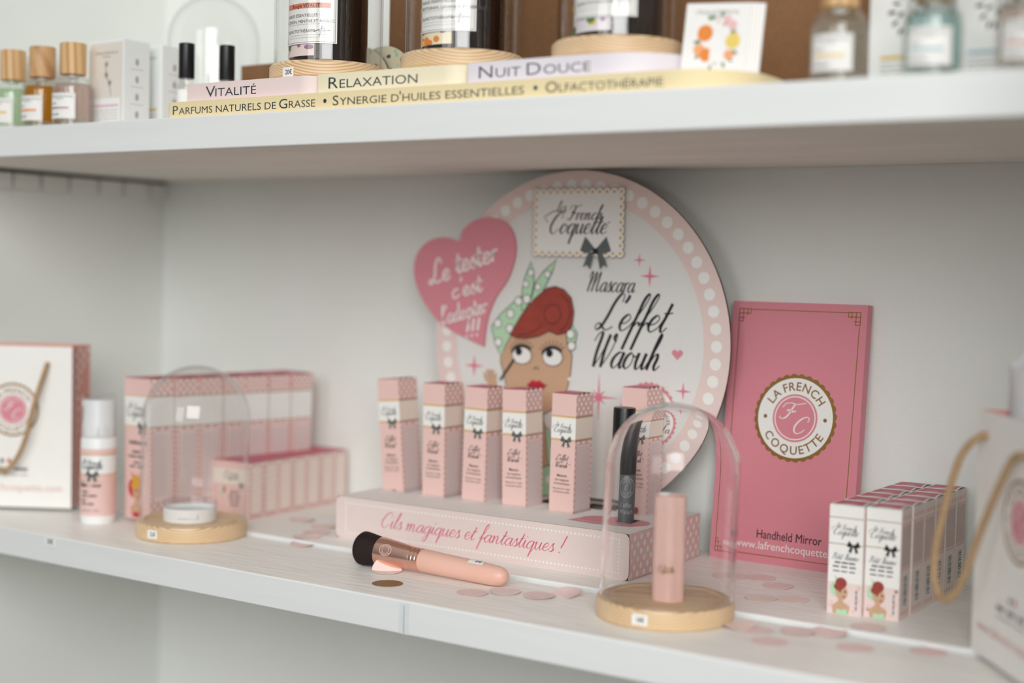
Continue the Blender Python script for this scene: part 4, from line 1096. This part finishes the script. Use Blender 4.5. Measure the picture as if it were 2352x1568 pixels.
# ------------------------------------------------------------------ paper carrier bags
def bag(name, label, loc, rz, w, dp, h, handle, mirror=False):
    """bag, local origin at the lower corner nearest the other shelf goods; front face along +x, depth along +y"""
    t = thing(name, label, 'paper bag', loc, (0, 0, rz))
    b = MB(); th = .0006
    b.box(0, w, 0, th, 0, h, PAPER, Z=BAGPINK); b.box(0, w, dp - th, dp, 0, h, PAPER, y=BAGPINK, Z=BAGPINK)
    for x0, x1, fx in ((0, th, 0), (w - th, w, w)):
        s = 1 if fx == 0 else -1
        # gusset folded inwards along its middle
        vs = [(fx, th, 0), (fx + s * .004, dp / 2, 0), (fx, dp - th, 0), (fx, th, h), (fx + s * .010, dp / 2, h), (fx, dp - th, h)]
        vi = [(x + s * th, y, z) for x, y, z in vs]
        b.add(vs + vi, [(0, 1, 4, 3), (1, 2, 5, 4), (9, 10, 7, 6), (10, 11, 8, 7), (3, 4, 10, 9), (4, 5, 11, 10)], BAGPINK)
        cg = Canvas(b, lambda u, v, d, fx=fx, s=s: (fx - s * (d + .0006) + s * (.004 + .006 * v / h) * (1 - abs(u - dp / 2) / (dp / 2)), u, v))
        dots(cg, .004, dp - .004, .003, h, .0125, .0027, WHITE, 8, False)
    b.box(th, w - th, th, dp - th, 0, th, PAPER)
    cv = Canvas(b, lambda u, v, d: (u, -d, v))
    bx = w / 2
    badge(cv, bx + .008, h * .605, .0315, ROSE, GOLD, GOLD)
    cv.k += 2
    cv.text('www.lafrenchcoquette.com', bx, .0190, .0120, PINKD, sx=1.0)
    words(cv, bx, .0415, .058, .0052, GREYINK, 3); cv.rect(bx - .028, bx + .028, .0490, .0493, PALEINK); words(cv, bx, .0365, .056, .0026, PALEINK, 5)
    cv.rect(bx - .006, bx - .002, .0515, .0560, SLATE); cv.rect(bx + .002, bx + .006, .0515, .0560, LIPM)
    b.build('bag_body', t)
    b = MB(); pts = catmull3(handle, 10); b.tube(pts, .0029, ROPE, 8); b.build('cord_handle', t)
    return t
def catmull3(P, n=8):
    P = [Vector(p) for p in P]; out = []
    for i in range(len(P) - 1):
        p0 = P[max(i - 1, 0)]; p1 = P[i]; p2 = P[i + 1]; p3 = P[min(i + 2, len(P) - 1)]
        for k in range(n):
            t = k / n
            out.append(.5 * (2 * p1 + (p2 - p0) * t + (2 * p0 - 5 * p1 + 4 * p2 - p3) * t * t + (3 * p1 - p0 - 3 * p2 + p3) * t ** 3))
    out.append(P[-1]); return out
BWd = .155; BDp = .060; BHt = .187
aL = R(31.0)
cL = Vector((.1427, -.2665, 0))
hx1 = BWd - .0295; hx0 = .0400
bag('paper_bag', 'white paper bag with cord handle at the left end of the shelf', (cL.x - BWd * math.cos(aL), cL.y - BWd * math.sin(aL), 0), aL, BWd, BDp, BHt,
    [(hx1, .0030, .166), (hx1 + .0005, -.004, .163), (hx1 - .009, -.012, .125), (hx1 - .020, -.014, .080), (hx1 - .033, -.013, .054), (BWd / 2, -.012, .043), (hx0 + .020, -.013, .060), (hx0 + .006, -.010, .110), (hx0, -.004, .163), (hx0, .003, .166)])
aR = R(-52.5)
rb = bag('paper_bag', 'white paper bag with cord handle at the right end, tissue poking out', (1.1735, -.2365, 0), aR, BWd, BDp, BHt,
    [(.0180, .0030, .166), (.0175, -.005, .168), (.0130, -.019, .150), (.0095, -.031, .098), (.0105, -.035, .064), (.0240, -.033, .044), (.0420, -.026, .058), (.0620, -.017, .110), (.0840, -.008, .156), (.0960, -.004, .163), (.0970, .003, .162)])
# crumpled tissue in the right bag
b = MB(); n = 26; mrows = 9; vs = []; fs = []
rnd = random.Random(11)
for j in range(mrows):
    z = .110 + .128 * j / (mrows - 1)
    for k in range(n):
        a = 2 * math.pi * k / n
        s = .55 + .45 * min(1, j / 5) if j < 8 else .62
        if j == mrows - 1: s = .35
        vs.append(((.040 * s) * math.cos(a) * (1 + rnd.uniform(-.08, .08)), (.020 * s) * math.sin(a) * (1 + rnd.uniform(-.1, .1)), z + (rnd.uniform(-.003, .003) if j else 0)))
for j in range(mrows - 1):
    for k in range(n): fs.append((j * n + k, j * n + (k + 1) % n, (j + 1) * n + (k + 1) % n, (j + 1) * n + k))
fs.append(tuple((mrows - 1) * n + k for k in range(n))); fs.append(tuple(reversed(range(n))))
b.add(vs, fs, TISSUE, True)
tp = b.build('tissue_paper', None, (1.1735 + .0460 * math.cos(aR) + .0300 * math.sin(-aR), -.2365 + .0460 * math.sin(aR) + .0300 * math.cos(aR), 0), (0, 0, aR))
tag(tp, 'crumpled white tissue paper poking out of the right paper bag', 'tissue paper')

# ------------------------------------------------------------------ paper confetti
def confetti(label, x, y, z, m, rx=0.0, ry=0.0, rz=0.0, bend=0.0, r=.0143, group='round paper confetti on the lower shelf', fold=0.0):
    b = MB(); vs = []; fs = []; rings = 6; seg = 32; th = .00025
    for side in (0, 1):
        for j in range(rings + 1):
            for k in range(seg):
                a = 2 * math.pi * k / seg; q = r * j / rings
                px, py = q * math.cos(a), q * math.sin(a)
                zz = bend * (px / r) ** 2 * r
                if fold and py > 0:
                    zz += py * math.sin(fold); py = py * math.cos(fold)
                vs.append((px, py, zz + side * th))
    N = (rings + 1) * seg
    for side in (0, 1):
        for j in range(rings):
            for k in range(seg):
                k2 = (k + 1) % seg
                q = (side * N + j * seg + k, side * N + (j + 1) * seg + k, side * N + (j + 1) * seg + k2, side * N + j * seg + k2)
                fs.append(q if side else tuple(reversed(q)))
    for k in range(seg):
        k2 = (k + 1) % seg
        fs.append((rings * seg + k, rings * seg + k2, N + rings * seg + k2, N + rings * seg + k))
    b.add(vs, fs, m, True)
    o = b.build('confetti', None, (x, y, z + .0002), (R(rx), R(ry), R(rz)))
    tag(o, label, 'confetti', group)
G = 1.0140; FX = lambda x, y: (1.5148 + (x - 1.5148) * G, -1.3794 + (y + 1.3794) * G)
def fc(label, x, y, m=CONF, lift=0.0, **kw): X, Y = FX(x, y); confetti(label, X, Y, DF + lift, m, **kw)
fc('gold paper disc lying near the front edge below the brush', .6783, -.3460, CONFG, group='metallic confetti')
fc('folded pale pink paper disc standing against the brush ferrule', .6440, -.3050, CONF, .0002, rz=36, fold=R(62), bend=.05)
confetti('pale pink paper disc behind the others, left of the display', .3938, -.1488, 0, CONF, bend=.12, rz=20)
confetti('pale pink paper disc touching the left end of the display', .4393, -.1647, 0, CONF, bend=.05)
confetti('rose paper disc tucked against the left lower corner of the display', .4580, -.1960, 0, CONF2, bend=.06, rz=50)
confetti('pale pink paper disc across the board joint, left of the brush', .4667, -.2216, 0, CONF, bend=.10, rz=70)
fc('rose paper disc nearest the front among those left of the brush', .4941, -.2560, CONF2, .0010, rx=4, bend=.06)
fc('leftmost paper disc of the chain right of the brush handle', .7607, -.3284, CONF2, bend=.04)
fc('second paper disc of the chain right of the brush handle', .7808, -.3068, CONF, .0004, bend=.08, rz=30)
fc('large doubled pink paper disc in the middle of the chain', .8138, -.3019, CONF, .0009, bend=.05)
fc('darker pink paper disc stacked on the doubled disc', .8140, -.3030, CONF2, .0018, r=.0095)
fc('slightly curled paper disc at the right end of the chain', .8299, -.2815, CONF2, .0010, rx=14, rz=-20, bend=.15)
fc('pale curled paper disc touching the right dome base', 1.0004, -.2913, CONF, .0006, bend=.22, rz=40)
fc('pale paper disc half under the curled one by the right dome', 1.0172, -.2925, CONF, .0001, bend=.04)
fc('rose paper disc close to the front edge, right of the dome', 1.0417, -.3194, CONF2, bend=.03)
fc('rose paper disc just before the board joint, left of the pair', 1.0470, -.2753, CONF2, .0006, bend=.08)
fc('rose paper disc below the two white carton files', 1.0684, -.2640, CONF2, .0014, rx=5, bend=.05)
confetti('pale paper disc under the front of the right carton file', 1.0850, -.2230, 0, CONF, bend=.04)
fc('single rose paper disc between carton files and front edge', 1.1018, -.2943, CONF2, bend=.02)
fc('single rose paper disc beside the right paper bag', 1.1509, -.2692, CONF2, bend=.02)
confetti('paper disc lying nearest the gift box on the rear board', .9314, -.0978, 0, CONF2, bend=.03)
confetti('paper disc between the gift box and the white cartons', .9599, -.1216, 0, CONF2, bend=.05)
confetti('pale paper disc on the rear board beside the right dome', .9697, -.1797, 0, CONF, bend=.06)
confetti('pale paper disc on the rear board next to the left carton file', .9943, -.1657, 0, CONF, bend=.03)
confetti('pale paper disc seen through the right glass dome beside the gift box', .9060, -.1080, 0, CONF, bend=.02)
# ------------------------------------------------------------------ upper shelf: lettered boards
def slab(pts, z0, z1, m, name, label, loc, group=None, edge=None, front=None, cat='display plinth'):
    """lettered board with a plain plan outline; front lettering along its straight front edge (local y = 0)"""
    mb = MB(); mb.prism(pts, z0, z1, m, mtop=edge or m)
    if front: front(Canvas(mb, lambda u, v, d: (u, -d, v)))
    o = mb.build(name, None, loc)
    bv = o.modifiers.new('bevel', 'BEVEL'); bv.width = .0006; bv.segments = 1; bv.limit_method = 'ANGLE'; bv.angle_limit = R(50)
    return tag(o, label, cat, group)
def plan(w, d, rl, rr):
    return rrect_plan(0, w, 0, d, rl, rr)
def rrect_plan(x0, x1, y0, y1, rl, rr, n=14):
    pts = []
    for cx, cy, a0, r in ((x1 - rr, y1 - rr, 0, rr), (x0 + rl, y1 - rl, 90, rl), (x0 + rl, y0 + rl, 180, rl), (x1 - rr, y0 + rr, 270, rr)):
        for k in range(n + 1): pts.append((cx + r * math.cos(R(a0 + 90 * k / n)), cy + r * math.sin(R(a0 + 90 * k / n))))
    return pts
ZB = ZS + .0155; PH = .0178
slab(plan(.6120, .1400, .006, .0600), 0, .0155, CREAMB, 'display_board', 'long cream yellow lettered board under the three smaller boards', (.4085, -.3705, ZS), edge=PINKB,
     front=lambda c: (c.smallcaps('Parfums naturels de Grasse', .0093, .0032, .0126, NAVY, width=.1872), c.disc(.2068, .0077, .0020, NAVY, 16, up=1),
                      c.smallcaps("Synergie d'huiles essentielles", .2161, .0032, .0126, NAVY, width=.2090), c.disc(.4350, .0077, .0020, NAVY, 16, up=1),
                      c.smallcaps('Olfactothérapie', .4448, .0032, .0126, NAVY, width=.1096)))
GP = 'small lettered boards carrying the candles'
slab(plan(.1685, .1250, .003, .020), 0, PH, PINKB, 'lettered_board', 'pale pink lettered board, left of the three small boards', (.4275, -.3625, ZB), GP,
     front=lambda c: c.smallcaps('Vitalité', .0270, .0042, .0148, NAVY, width=.0690))
slab(plan(.1685, .1250, .003, .024), 0, PH, CREAMB2, 'lettered_board', 'pale yellow lettered board, middle of the three small boards', (.5972, -.3625, ZB), GP,
     front=lambda c: c.smallcaps('Relaxation', .0150, .0042, .0148, NAVY, width=.1050))
slab(plan(.1900, .1250, .003, .060), 0, PH, LILACB, 'lettered_board', 'pale lilac lettered board, right of the three small boards', (.7670, -.3625, ZB), GP,
     front=lambda c: c.smallcaps('Nuit Douce', .0133, .0042, .0146, GREYINK, width=.1118))
# brown backing board with a low step on its left
b = MB()
P = [(.335, 0), (1.062, 0), (1.062, .24), (.553, .24), (.545, .225), (.545, .078), (.335, .078)]
tri = tessellate_polygon([[Vector((x, y, 0)) for x, y in P]])
tri = [q if (P[q[1]][0] - P[q[0]][0]) * (P[q[2]][1] - P[q[0]][1]) - (P[q[2]][0] - P[q[0]][0]) * (P[q[1]][1] - P[q[0]][1]) > 0 else tuple(reversed(q)) for q in tri]
n = len(P)
b.add([(x, 0, z) for x, z in P], tri, MDF); b.add([(x, .006, z) for x, z in P], [tuple(reversed(q)) for q in tri], MDF)
b.add([(x, 0, z) for x, z in P] + [(x, .006, z) for x, z in P], [(i, n + i, n + (i + 1) % n, (i + 1) % n) for i in range(n)], MDF)
tag(b.build('backing_board', None, (0, -.1950, ZS)), 'tall brown board standing behind the three candles', 'board')
# flowered round boards between candle and backing board
for i, (x, l) in enumerate(((.5180, 'round flowered card behind the left candle, nearer the candle'), (.5450, 'round flowered card behind the left candle, half hidden by another'))):
    b = MB(); pts = [(.042 * math.cos(a * math.pi / 24), .042 * math.sin(a * math.pi / 24)) for a in range(48)]
    flat_cut(b, pts, .003, CREAMB2, KRAFT)
    c = Canvas(b, lambda u, v, d: (u, -.003 - d, v)); rnd = random.Random(i)
    for k in range(60):
        a = rnd.uniform(0, 6.28); q = .039 * math.sqrt(rnd.random()); c.disc(q * math.cos(a), q * math.sin(a), rnd.uniform(.001, .0024), rnd.choice((MINT, PINKD, SLATE, CREAMB)), 7)
    tag(b.build('flowered_card', None, (x, -.2010 - .0065 * (1 - i), ZS + .0425), (R(-1), 0, 0)), l, 'card', 'round flowered cards')

# ------------------------------------------------------------------ candles under glass
FRUIT = [mat('print_lemon', (236, 208, 110), .6), mat('print_orange', (232, 140, 60), .6), mat('print_leaf', (96, 130, 84), .6), mat('print_violet', (150, 110, 150), .6)]
BANDS = dict(v=mat('band_coral', (226, 132, 104), .6), r=mat('band_yellow', (232, 202, 104), .6), n=mat('band_lilac', (206, 196, 216), .6))
def candle(name, label, x, y, band, title, lines, back, seedv, price=None):
    zb = ZB + PH
    t = thing('candle', label, 'candle', (x, y, zb + .0169), (0, 0, 0), 'amber glass candles under glass domes')
    b = MB(); rj = .0375; hj = .100
    b.lathe([(rj - .003, 0), (rj, .003), (rj, hj), (rj - .0022, hj), (rj - .0022, .006), (0, .006)], AMBER, 56)
    b.build('amber_jar', t)
    b = MB(); b.lathe([(rj - .0026, .0064), (rj - .0026, hj - .018), (0, hj - .018)], mat('candle_wax', (236, 226, 206), .5), 40); b.build('wax', t)
    b = MB(); off = -.06      # labels turned towards the front
    cv = Canvas(b, lambda u, v, d: ((rj + .00012 + 4 * d) * math.sin(u / rj + off), -(rj + .00012 + 4 * d) * math.cos(u / rj + off), v))
    rnd = random.Random(seedv)
    back_m = back
    cv.rect(-.0340, .0160, .0060, hj - .004, back_m, n=22)
    for k in range(46):
        cv.disc(rnd.uniform(-.030, .013), rnd.uniform(.008, hj - .006), rnd.uniform(.0022, .0055), rnd.choice(FRUIT), 10, ry=rnd.uniform(.002, .005), up=1 if k % 6 == 0 else 0)
    cv.k += 2
    cv.rect(-.0215, .0370, .0170, .0780, WHITE, n=24); cv.k += 1
    for (x0, x1, y0, y1) in ((-.0200, .0355, .0183, .0186), (-.0200, .0355, .0764, .0767), (-.0200, -.0197, .0183, .0767), (.0352, .0355, .0183, .0767)): cv.rect(x0, x1, y0, y1, GREYINK, n=20 if x1 - x0 > .01 else 1, up=0)
    cv.k += 1
    cv.rect(-.0180, .0310, .0500, .0548, band, n=16); cv.k += 1
    cv.smallcaps("L'Essence Des Notes", -.0150, .0650, .0050, GREYINK, width=.0420); cv.text('PROVENCE', .0075, .0612, .0028, GREYINK)
    cv.text(title, .0070, .0508, .0048, INK)
    for k, l in enumerate(lines): cv.text(l, -.0180, .0420 - .0055 * k, .0040, GREYINK, 'LEFT')
    cv.text('OLFACTOTHÉRAPIE', -.0180, .0275, .0040, GREYINK, 'LEFT')
    for yy in (.0225, .0250, .0350): cv.rect(-.0150, .0300, yy, yy + .0002, PALEINK, n=16)
    cv.ribbon([(.016, .028), (.024, .031), (.031, .029), (.020, .0285)], .0004, GREYINK); cv.ribbon([(.021, .023), (.0235, .034), (.0225, .024), (.026, .030), (.026, .025)], .0004, GREYINK)
    b.build('paper_labels', t)
    return t
for args in (
    ('a', 'amber glass candle with coral banded label on the pale pink board', .5560, -.3000, BANDS['v'], 'Bougie VITALITÉ', ('HUILES ESSENTIELLES :', 'CITRON, MENTHE ET BASILIC'), PINKB, 1),
    ('b', 'amber glass candle with yellow banded label on the pale yellow board', .7170, -.3000, BANDS['r'], 'Bougie RELAXATION', ('HUILES ESSENTIELLES :', 'PETITGRAIN, LAVANDE ET NÉROLI'), CREAMB2, 2),
    ('c', 'amber glass candle with orange slice label on the pale lilac board', .8790, -.3000, BANDS['n'], 'Bougie NUIT DOUCE', ('HUILES ESSENTIELLES :', 'LAVANDE ET CAMOMILLE'), LILACB, 3)):
    candle(*args)
def tall_dome(label, x, y, z, r=.0520, h=.150, price=None, group='glass domes on the upper shelf'):
    t = thing('glass_dome', label, 'glass dome', (x, y, z), (0, 0, R(38)), group)
    b = MB(); RB = .0560
    b.lathe([(RB - .0025, 0), (RB, .0030), (RB, .0140), (RB - .0028, .0168), (0, .0168)], PINE, 64); base = b.build('wooden_base', t)
    if price:
        b = MB(); cv = Canvas(b, lambda u, v, d: ((RB + .0002 + d) * math.sin(u / RB), -(RB + .0002 + d) * math.cos(u / RB), v))
        cv.rect(-.0068, .0068, .0012, .0100, WHITE, n=6); cv.k += 1; cv.text(price, .0008, .0034, .0062, INK, sx=.8, bold=.015)
        b.build('price_sticker', base, (0, 0, 0), (0, 0, R(-38)))
    b = MB(); th = .0015; hc = h - r; prof = [(r, 0), (r, hc)]
    for k in range(1, 17): prof.append((r * math.cos(k * math.pi / 32) if k < 16 else 0.0, hc + r * math.sin(k * math.pi / 32)))
    ri = r - th
    for k in range(16, -1, -1): prof.append((ri * math.cos(k * math.pi / 32) if k < 16 else 0.0, hc + ri * math.sin(k * math.pi / 32)))
    prof += [(ri, 0), (r, 0)]
    b.lathe(prof, THINGLASS, 64, cap0=False, cap1=False); b.build('glass_cloche', t, (0, 0, .0169))
for x, l, p in ((.5560, 'glass dome over the coral labelled candle on the pale pink board', '20€'), (.7170, 'glass dome over the yellow labelled candle on the pale yellow board', None), (.8790, 'glass dome over the candle on the pale lilac board', None)):
    tall_dome(l, x, -.3000, ZB + PH, price=p)
tall_dome('empty glass dome on a wooden base behind the two roll-on bottles', .2660, -.1700, ZS, h=.148)

# ------------------------------------------------------------------ perfume bottles
def perfume(label, x, y, liquid, band, title, cap, rz, group, textoff=0.0):
    t = thing('perfume_bottle', label, 'perfume bottle', (x, y, ZS), (0, 0, rz), group)
    b = MB(); r = .0212
    prof = [(r - .002, 0), (r, .002), (r, .040), (.0200, .0460), (.0172, .0505), (.0140, .0535), (.0118, .0550), (.0110, .0565)]
    inn = [(.0095, .0565), (.0095, .0540), (.0150, .0500), (.0185, .0450), (r - .0016, .039), (r - .0016, .0070), (0, .0062)]
    b.lathe(prof + inn, BOTTLEGLASS, 48, cap0=True, cap1=False); b.build('glass_bottle', t)
    b = MB(); b.lathe([(0, .0064), (r - .0019, .0072), (r - .0019, .039), (.0176, .0455), (0, .0456)], liquid, 40, cap0=False); b.build('perfume', t)
    b = MB(); cv = Canvas(b, lambda u, v, d: ((r + .0001 + 4 * d) * math.sin(u / r), -(r + .0001 + 4 * d) * math.cos(u / r), v))
    cv.rect(-.0165, .0165, .0075, .0345, WHITE, n=20); cv.k += 1
    for (x0, x1, y0, y1) in ((-.0155, .0155, .0083, .0085), (-.0155, .0155, .0335, .0337), (-.0155, -.0153, .0083, .0337), (.0153, .0155, .0083, .0337)): cv.rect(x0, x1, y0, y1, GREYINK, n=16 if x1 - x0 > .01 else 1, up=0)
    cv.k += 1
    cv.smallcaps("L'Essence Des Notes", -.0140, .0296, .0032, GREYINK, width=.0280); cv.text('PROVENCE', 0, .0276, .0018, GREYINK)
    cv.rect(-.0135, .0105, .0176, .0198, band, n=10); cv.k += 1
    if title: cv.text(title, -.002, .0180, .0022, INK)
    cv.text('EAU DE', -.009, .0225, .0024, INK)
    for yy in (.0155, .0130, .0105): cv.rect(-.0140, .0130, yy, yy + .00015, PALEINK, n=12)
    words(cv, -.006, .0112, .014, .0014, GREYINK, 2)
    b.build('paper_label', t)
    b = MB(); b.lathe([(.0134, .0554), (.0138, .0560), (.0138, .0878), (.0130, .0885), (0, .0885)], cap, 40); b.build('wooden_cap', t)
    b = MB(); b.lathe([(.0016, .0080), (.0016, .0530)], CLEARPL, 10); b.lathe([(.0060, .0520), (.0060, .0600)], WPL, 16); b.build('spray_tube', t)
    return t
GLEFT = 'perfume bottles at the left end of the upper shelf'; GRIGHT = 'perfume bottles at the right end of the upper shelf'
LIQ = dict(g=clear('green_perfume', (.80, .90, .76), (190, 214, 178), .30, 0), a=clear('amber_perfume', (.86, .58, .10), (206, 140, 20), .42, 0), p=clear('pink_perfume', (.90, .78, .74), (216, 188, 180), .34, 0),
           c=clear('clear_perfume', (.96, .96, .94), (230, 230, 222), .12, 0), b=clear('blue_perfume', (.80, .90, .90), (186, 210, 212), .34, 0), r=clear('rose_perfume', (.92, .84, .80), (226, 204, 194), .30, 0))
BN = dict(y=mat('band_gold', (224, 190, 84), .6), o=mat('band_orange', (236, 146, 74), .6), p=mat('band_pink', (226, 190, 204), .6), by=mat('band_amber', (238, 206, 140), .6), b=mat('band_blue', (168, 196, 204), .6), r=mat('band_rose', (222, 168, 166), .6))
fa = R(33)
perfume('green perfume bottle with pale wooden cap, leftmost on the upper shelf', .1300, -.3400, LIQ['g'], BN['y'], '', CAPW, fa - .45, GLEFT)
perfume('amber perfume bottle with figured wooden cap, second from the left end', .1830, -.3420, LIQ['a'], BN['o'], '', CAPW2, fa - .45, GLEFT)
perfume('pink perfume bottle with wooden cap, in front of the white flowered boxes', .2360, -.3440, LIQ['p'], BN['p'], 'GINGEMBRE & SANTAL', CAPW, fa - .35, GLEFT)
perfume('clear perfume bottle with amber banded label, right of the brown board', 1.0930, -.3440, LIQ['c'], BN['by'], '', CAPW, fa - .50, GRIGHT)
perfume('pale blue perfume bottle between two white boxes at the right end', 1.1630, -.3440, LIQ['b'], BN['b'], '', CAPW, fa - .40, GRIGHT)
perfume('rose perfume bottle, rightmost on the upper shelf', 1.2290, -.3440, LIQ['r'], BN['r'], '', CAPW, fa - .40, GRIGHT)

# ------------------------------------------------------------------ white perfume boxes
BEIGE = mat('box_beige_print', (226, 219, 210), .6, var=.01); BOXW = mat('box_white_card', (240, 241, 240), .55, var=.008, scale=200)
def flower(cv, x, y, s, m):
    cv.ribbon(catmull([(x + .18 * s, y), (x + .10 * s, y + .35 * s), (x - .05 * s, y + .7 * s), (x - .04 * s, y + s)], 5), .02 * s, m)
    for dx, dy in ((-.04, 1.0), (.12, .42), (-.04, .66)):
        for k in range(9):
            a = k * .7; cv.line(x + dx * s, y + dy * s, x + dx * s + .12 * s * math.cos(a), y + dy * s + .12 * s * math.sin(a), .012 * s, m)
        cv.disc(x + dx * s, y + dy * s, .035 * s, INK, 8, up=1)
def leafy(cv, x, y, s, m):
    rnd = random.Random(5)
    for k in range(26):
        a = rnd.uniform(0, 6.28); q = s * math.sqrt(rnd.random()) * .5; px, py = x + q * math.cos(a) * .7, y + q * math.sin(a)
        cv.poly([(px, py), (px + .10 * s * math.cos(a + .5), py + .10 * s * math.sin(a + .5)), (px + .20 * s * math.cos(a), py + .20 * s * math.sin(a)), (px + .10 * s * math.cos(a - .5), py + .10 * s * math.sin(a - .5))], m, up=0)
    cv.line(x, y - .6 * s, x + .03 * s, y + .4 * s, .02 * s, m)
def pbox(label, x, y, rz, art, band, group, w=.0560, d=.0345, h=.0925):
    t = thing('perfume_box', label, 'box', (x, y, ZS), (0, 0, rz), group)
    b = MB(); b.box(0, w, 0, d, 0, h, BOXW)
    cv = Canvas(b, lambda u, v, e: (u, -e, v))
    cv.rect(.003, w - .003, .002, h - .002, BEIGE if art == 'f' else BOXW)
    cv.smallcaps("L'Essence Des Notes", w * .18, h - .0140, .0046, GREYINK, width=w * .64); cv.text('PROVENCE', w * .5, h - .0175, .0026, GREYINK)
    if art != 'w': (flower if art == 'f' else leafy)(cv, w * .52, .034 if art == 'f' else .062, .034, GREYINK if art == 'f' else INK)
    cv.rect(w * .12, w * .88, .0035, .0320, BOXW); 
    cv.rect(w * .16, w * .84, .0228, .0255, band)
    bars(cv, w * .16, w * .84, .005, .021, 5, PALEINK, .3)
    cs = Canvas(b, lambda u, v, e: (w + e, u, v))
    for k in range(4):
        yy = h - .022 - k * .0185; cs.disc(d * .5, yy, .0026, PALEINK, 8, ry=.0040); cs.rect(d * .25, d * .75, yy - .0080, yy - .0074, PALEINK, up=0)
    b.build('box_body', t)
    b = MB(); b.box(.0006, w - .0006, .0006, d - .0006, h, h + .0006, BOXW); b.build('top_flap', t)
    return t
GX = 'white perfume boxes on the upper shelf'
pbox('white perfume box behind the green and amber bottles', .0930, -.3000, R(0), 'f', BN['o'], GX)
pbox('white perfume box with printed thistle behind the pink bottle', .2350, -.3220, R(0), 'f', BN['p'], GX)
pbox('white perfume box farther back, left of the roll-on bottles', .2380, -.2720, R(0), 'w', BN['y'], GX)
pbox('white perfume box with dark leaf print between clear and blue bottles', 1.0990, -.3000, R(2), 'l', BN['y'], GX, h=.118)
pbox('white perfume box with dark leaf print between blue and rose bottles', 1.1650, -.3000, R(0), 'l', BN['b'], GX, h=.118)

# ------------------------------------------------------------------ roll-on bottles
def rollon(label, x, y):
    t = thing('roll_on_bottle', label, 'roll-on bottle', (x, y, ZS), (0, 0, 0), 'roll-on bottles with black caps')
    b = MB(); b.lathe([(.0085, 0), (.0094, .001), (.0094, .040), (.0085, .043), (.0070, .044), (.0070, .0505), (0, .0505)], BOTTLEGLASS, 28); b.build('glass_vial', t)
    b = MB(); b.lathe([(.0087, .002), (.0087, .034), (0, .034)], clear('golden_oil', (.94, .90, .70), (214, 200, 150), .5, 0), 24); b.build('oil', t)
    b = MB(); cv = Canvas(b, lambda u, v, d: ((.0095 + 5 * d) * math.sin(u / .0095), -(.0095 + 5 * d) * math.cos(u / .0095), v)); cv.rect(-.012, .022, .022, .038, WHITE, n=16); cv.rect(-.012, .022, .0080, .0215, CREAMB2, n=16); cv.k += 1
    rnd = random.Random(2)
    for k in range(16): cv.disc(rnd.uniform(-.01, .02), rnd.uniform(.009, .020), .0016, rnd.choice(FRUIT), 7)
    b.build('paper_label', t)
    b = MB(); b.lathe([(.0080, .0500), (.0082, .0506), (.0082, .0855), (.0076, .0862), (0, .0862)], BLACK, 28); b.build('black_cap', t)
rollon('roll-on bottle with black cap at the left end of the cream lettered board', .3610, -.3000)
rollon('roll-on bottle with black cap, right of its twin and behind the pink board', .3890, -.2700)

# ------------------------------------------------------------------ stack of leaflets
FLO = [mat('print_peach', (240, 170, 120), .6), mat('print_blossom', (236, 190, 190), .6)]
lf_labels = ['front leaflet of the tilted stack, printed with fruit around a white bottle'] + ['%s leaflet of the tilted stack behind the fruit print' % o for o in ('second', 'third', 'fourth', 'rearmost')]
for k in range(5):
    b = MB(); w, h, th = .0550, .0580, .0016
    b.box(0, w, 0, th, 0, h, WHITE)
    if k == 0:
        cv = Canvas(b, lambda u, v, d: (u, -d, v))
        cv.smallcaps("L'Essence Des Notes", w * .16, h - .0085, .0046, GREYINK, width=w * .66); cv.text('PROVENCE', w * .5, h - .0118, .0026, GREYINK)
        cv = cv.sub(.0050, .0000, .78)
        rnd = random.Random(4)
        for j in range(26):
            a = rnd.uniform(0, 6.28); q = rnd.uniform(.013, .022); px, py = w * .52 + q * math.cos(a), .036 + q * math.sin(a) * 1.15
            cv.poly([(px, py), (px + .004 * math.cos(a + .5), py + .004 * math.sin(a + .5)), (px + .008 * math.cos(a), py + .008 * math.sin(a)), (px + .004 * math.cos(a - .5), py + .004 * math.sin(a - .5))], FRUIT[2] if j % 3 else FLO[1], up=0)
        cv.k += 1
        for px, py, r, m in ((.017, .044, .0085, FRUIT[1]), (.012, .027, .0062, FLO[0]), (.020, .022, .0070, FRUIT[1]), (.048, .036, .0080, FRUIT[0]), (.046, .052, .0050, FLO[1]), (.040, .058, .0042, FLO[1]), (.045, .022, .0052, FLO[0])):
            cv.disc(px, py, r, m, 18, up=1)
        cv.k += 1
        cv.poly([(.024, .014), (.040, .014), (.040, .036), (.0375, .042), (.0345, .044), (.0345, .054), (.0295, .054), (.0295, .044), (.0265, .042), (.024, .036)], WHITE)
    o = b.build('leaflet', None, (.9540 + .0021 * k, -.3300 + .0018 * k, ZB + .0002 - .0), (R(-4), R(3.2), R(3)))
    tag(o, lf_labels[k], 'leaflet', 'stacked leaflets')
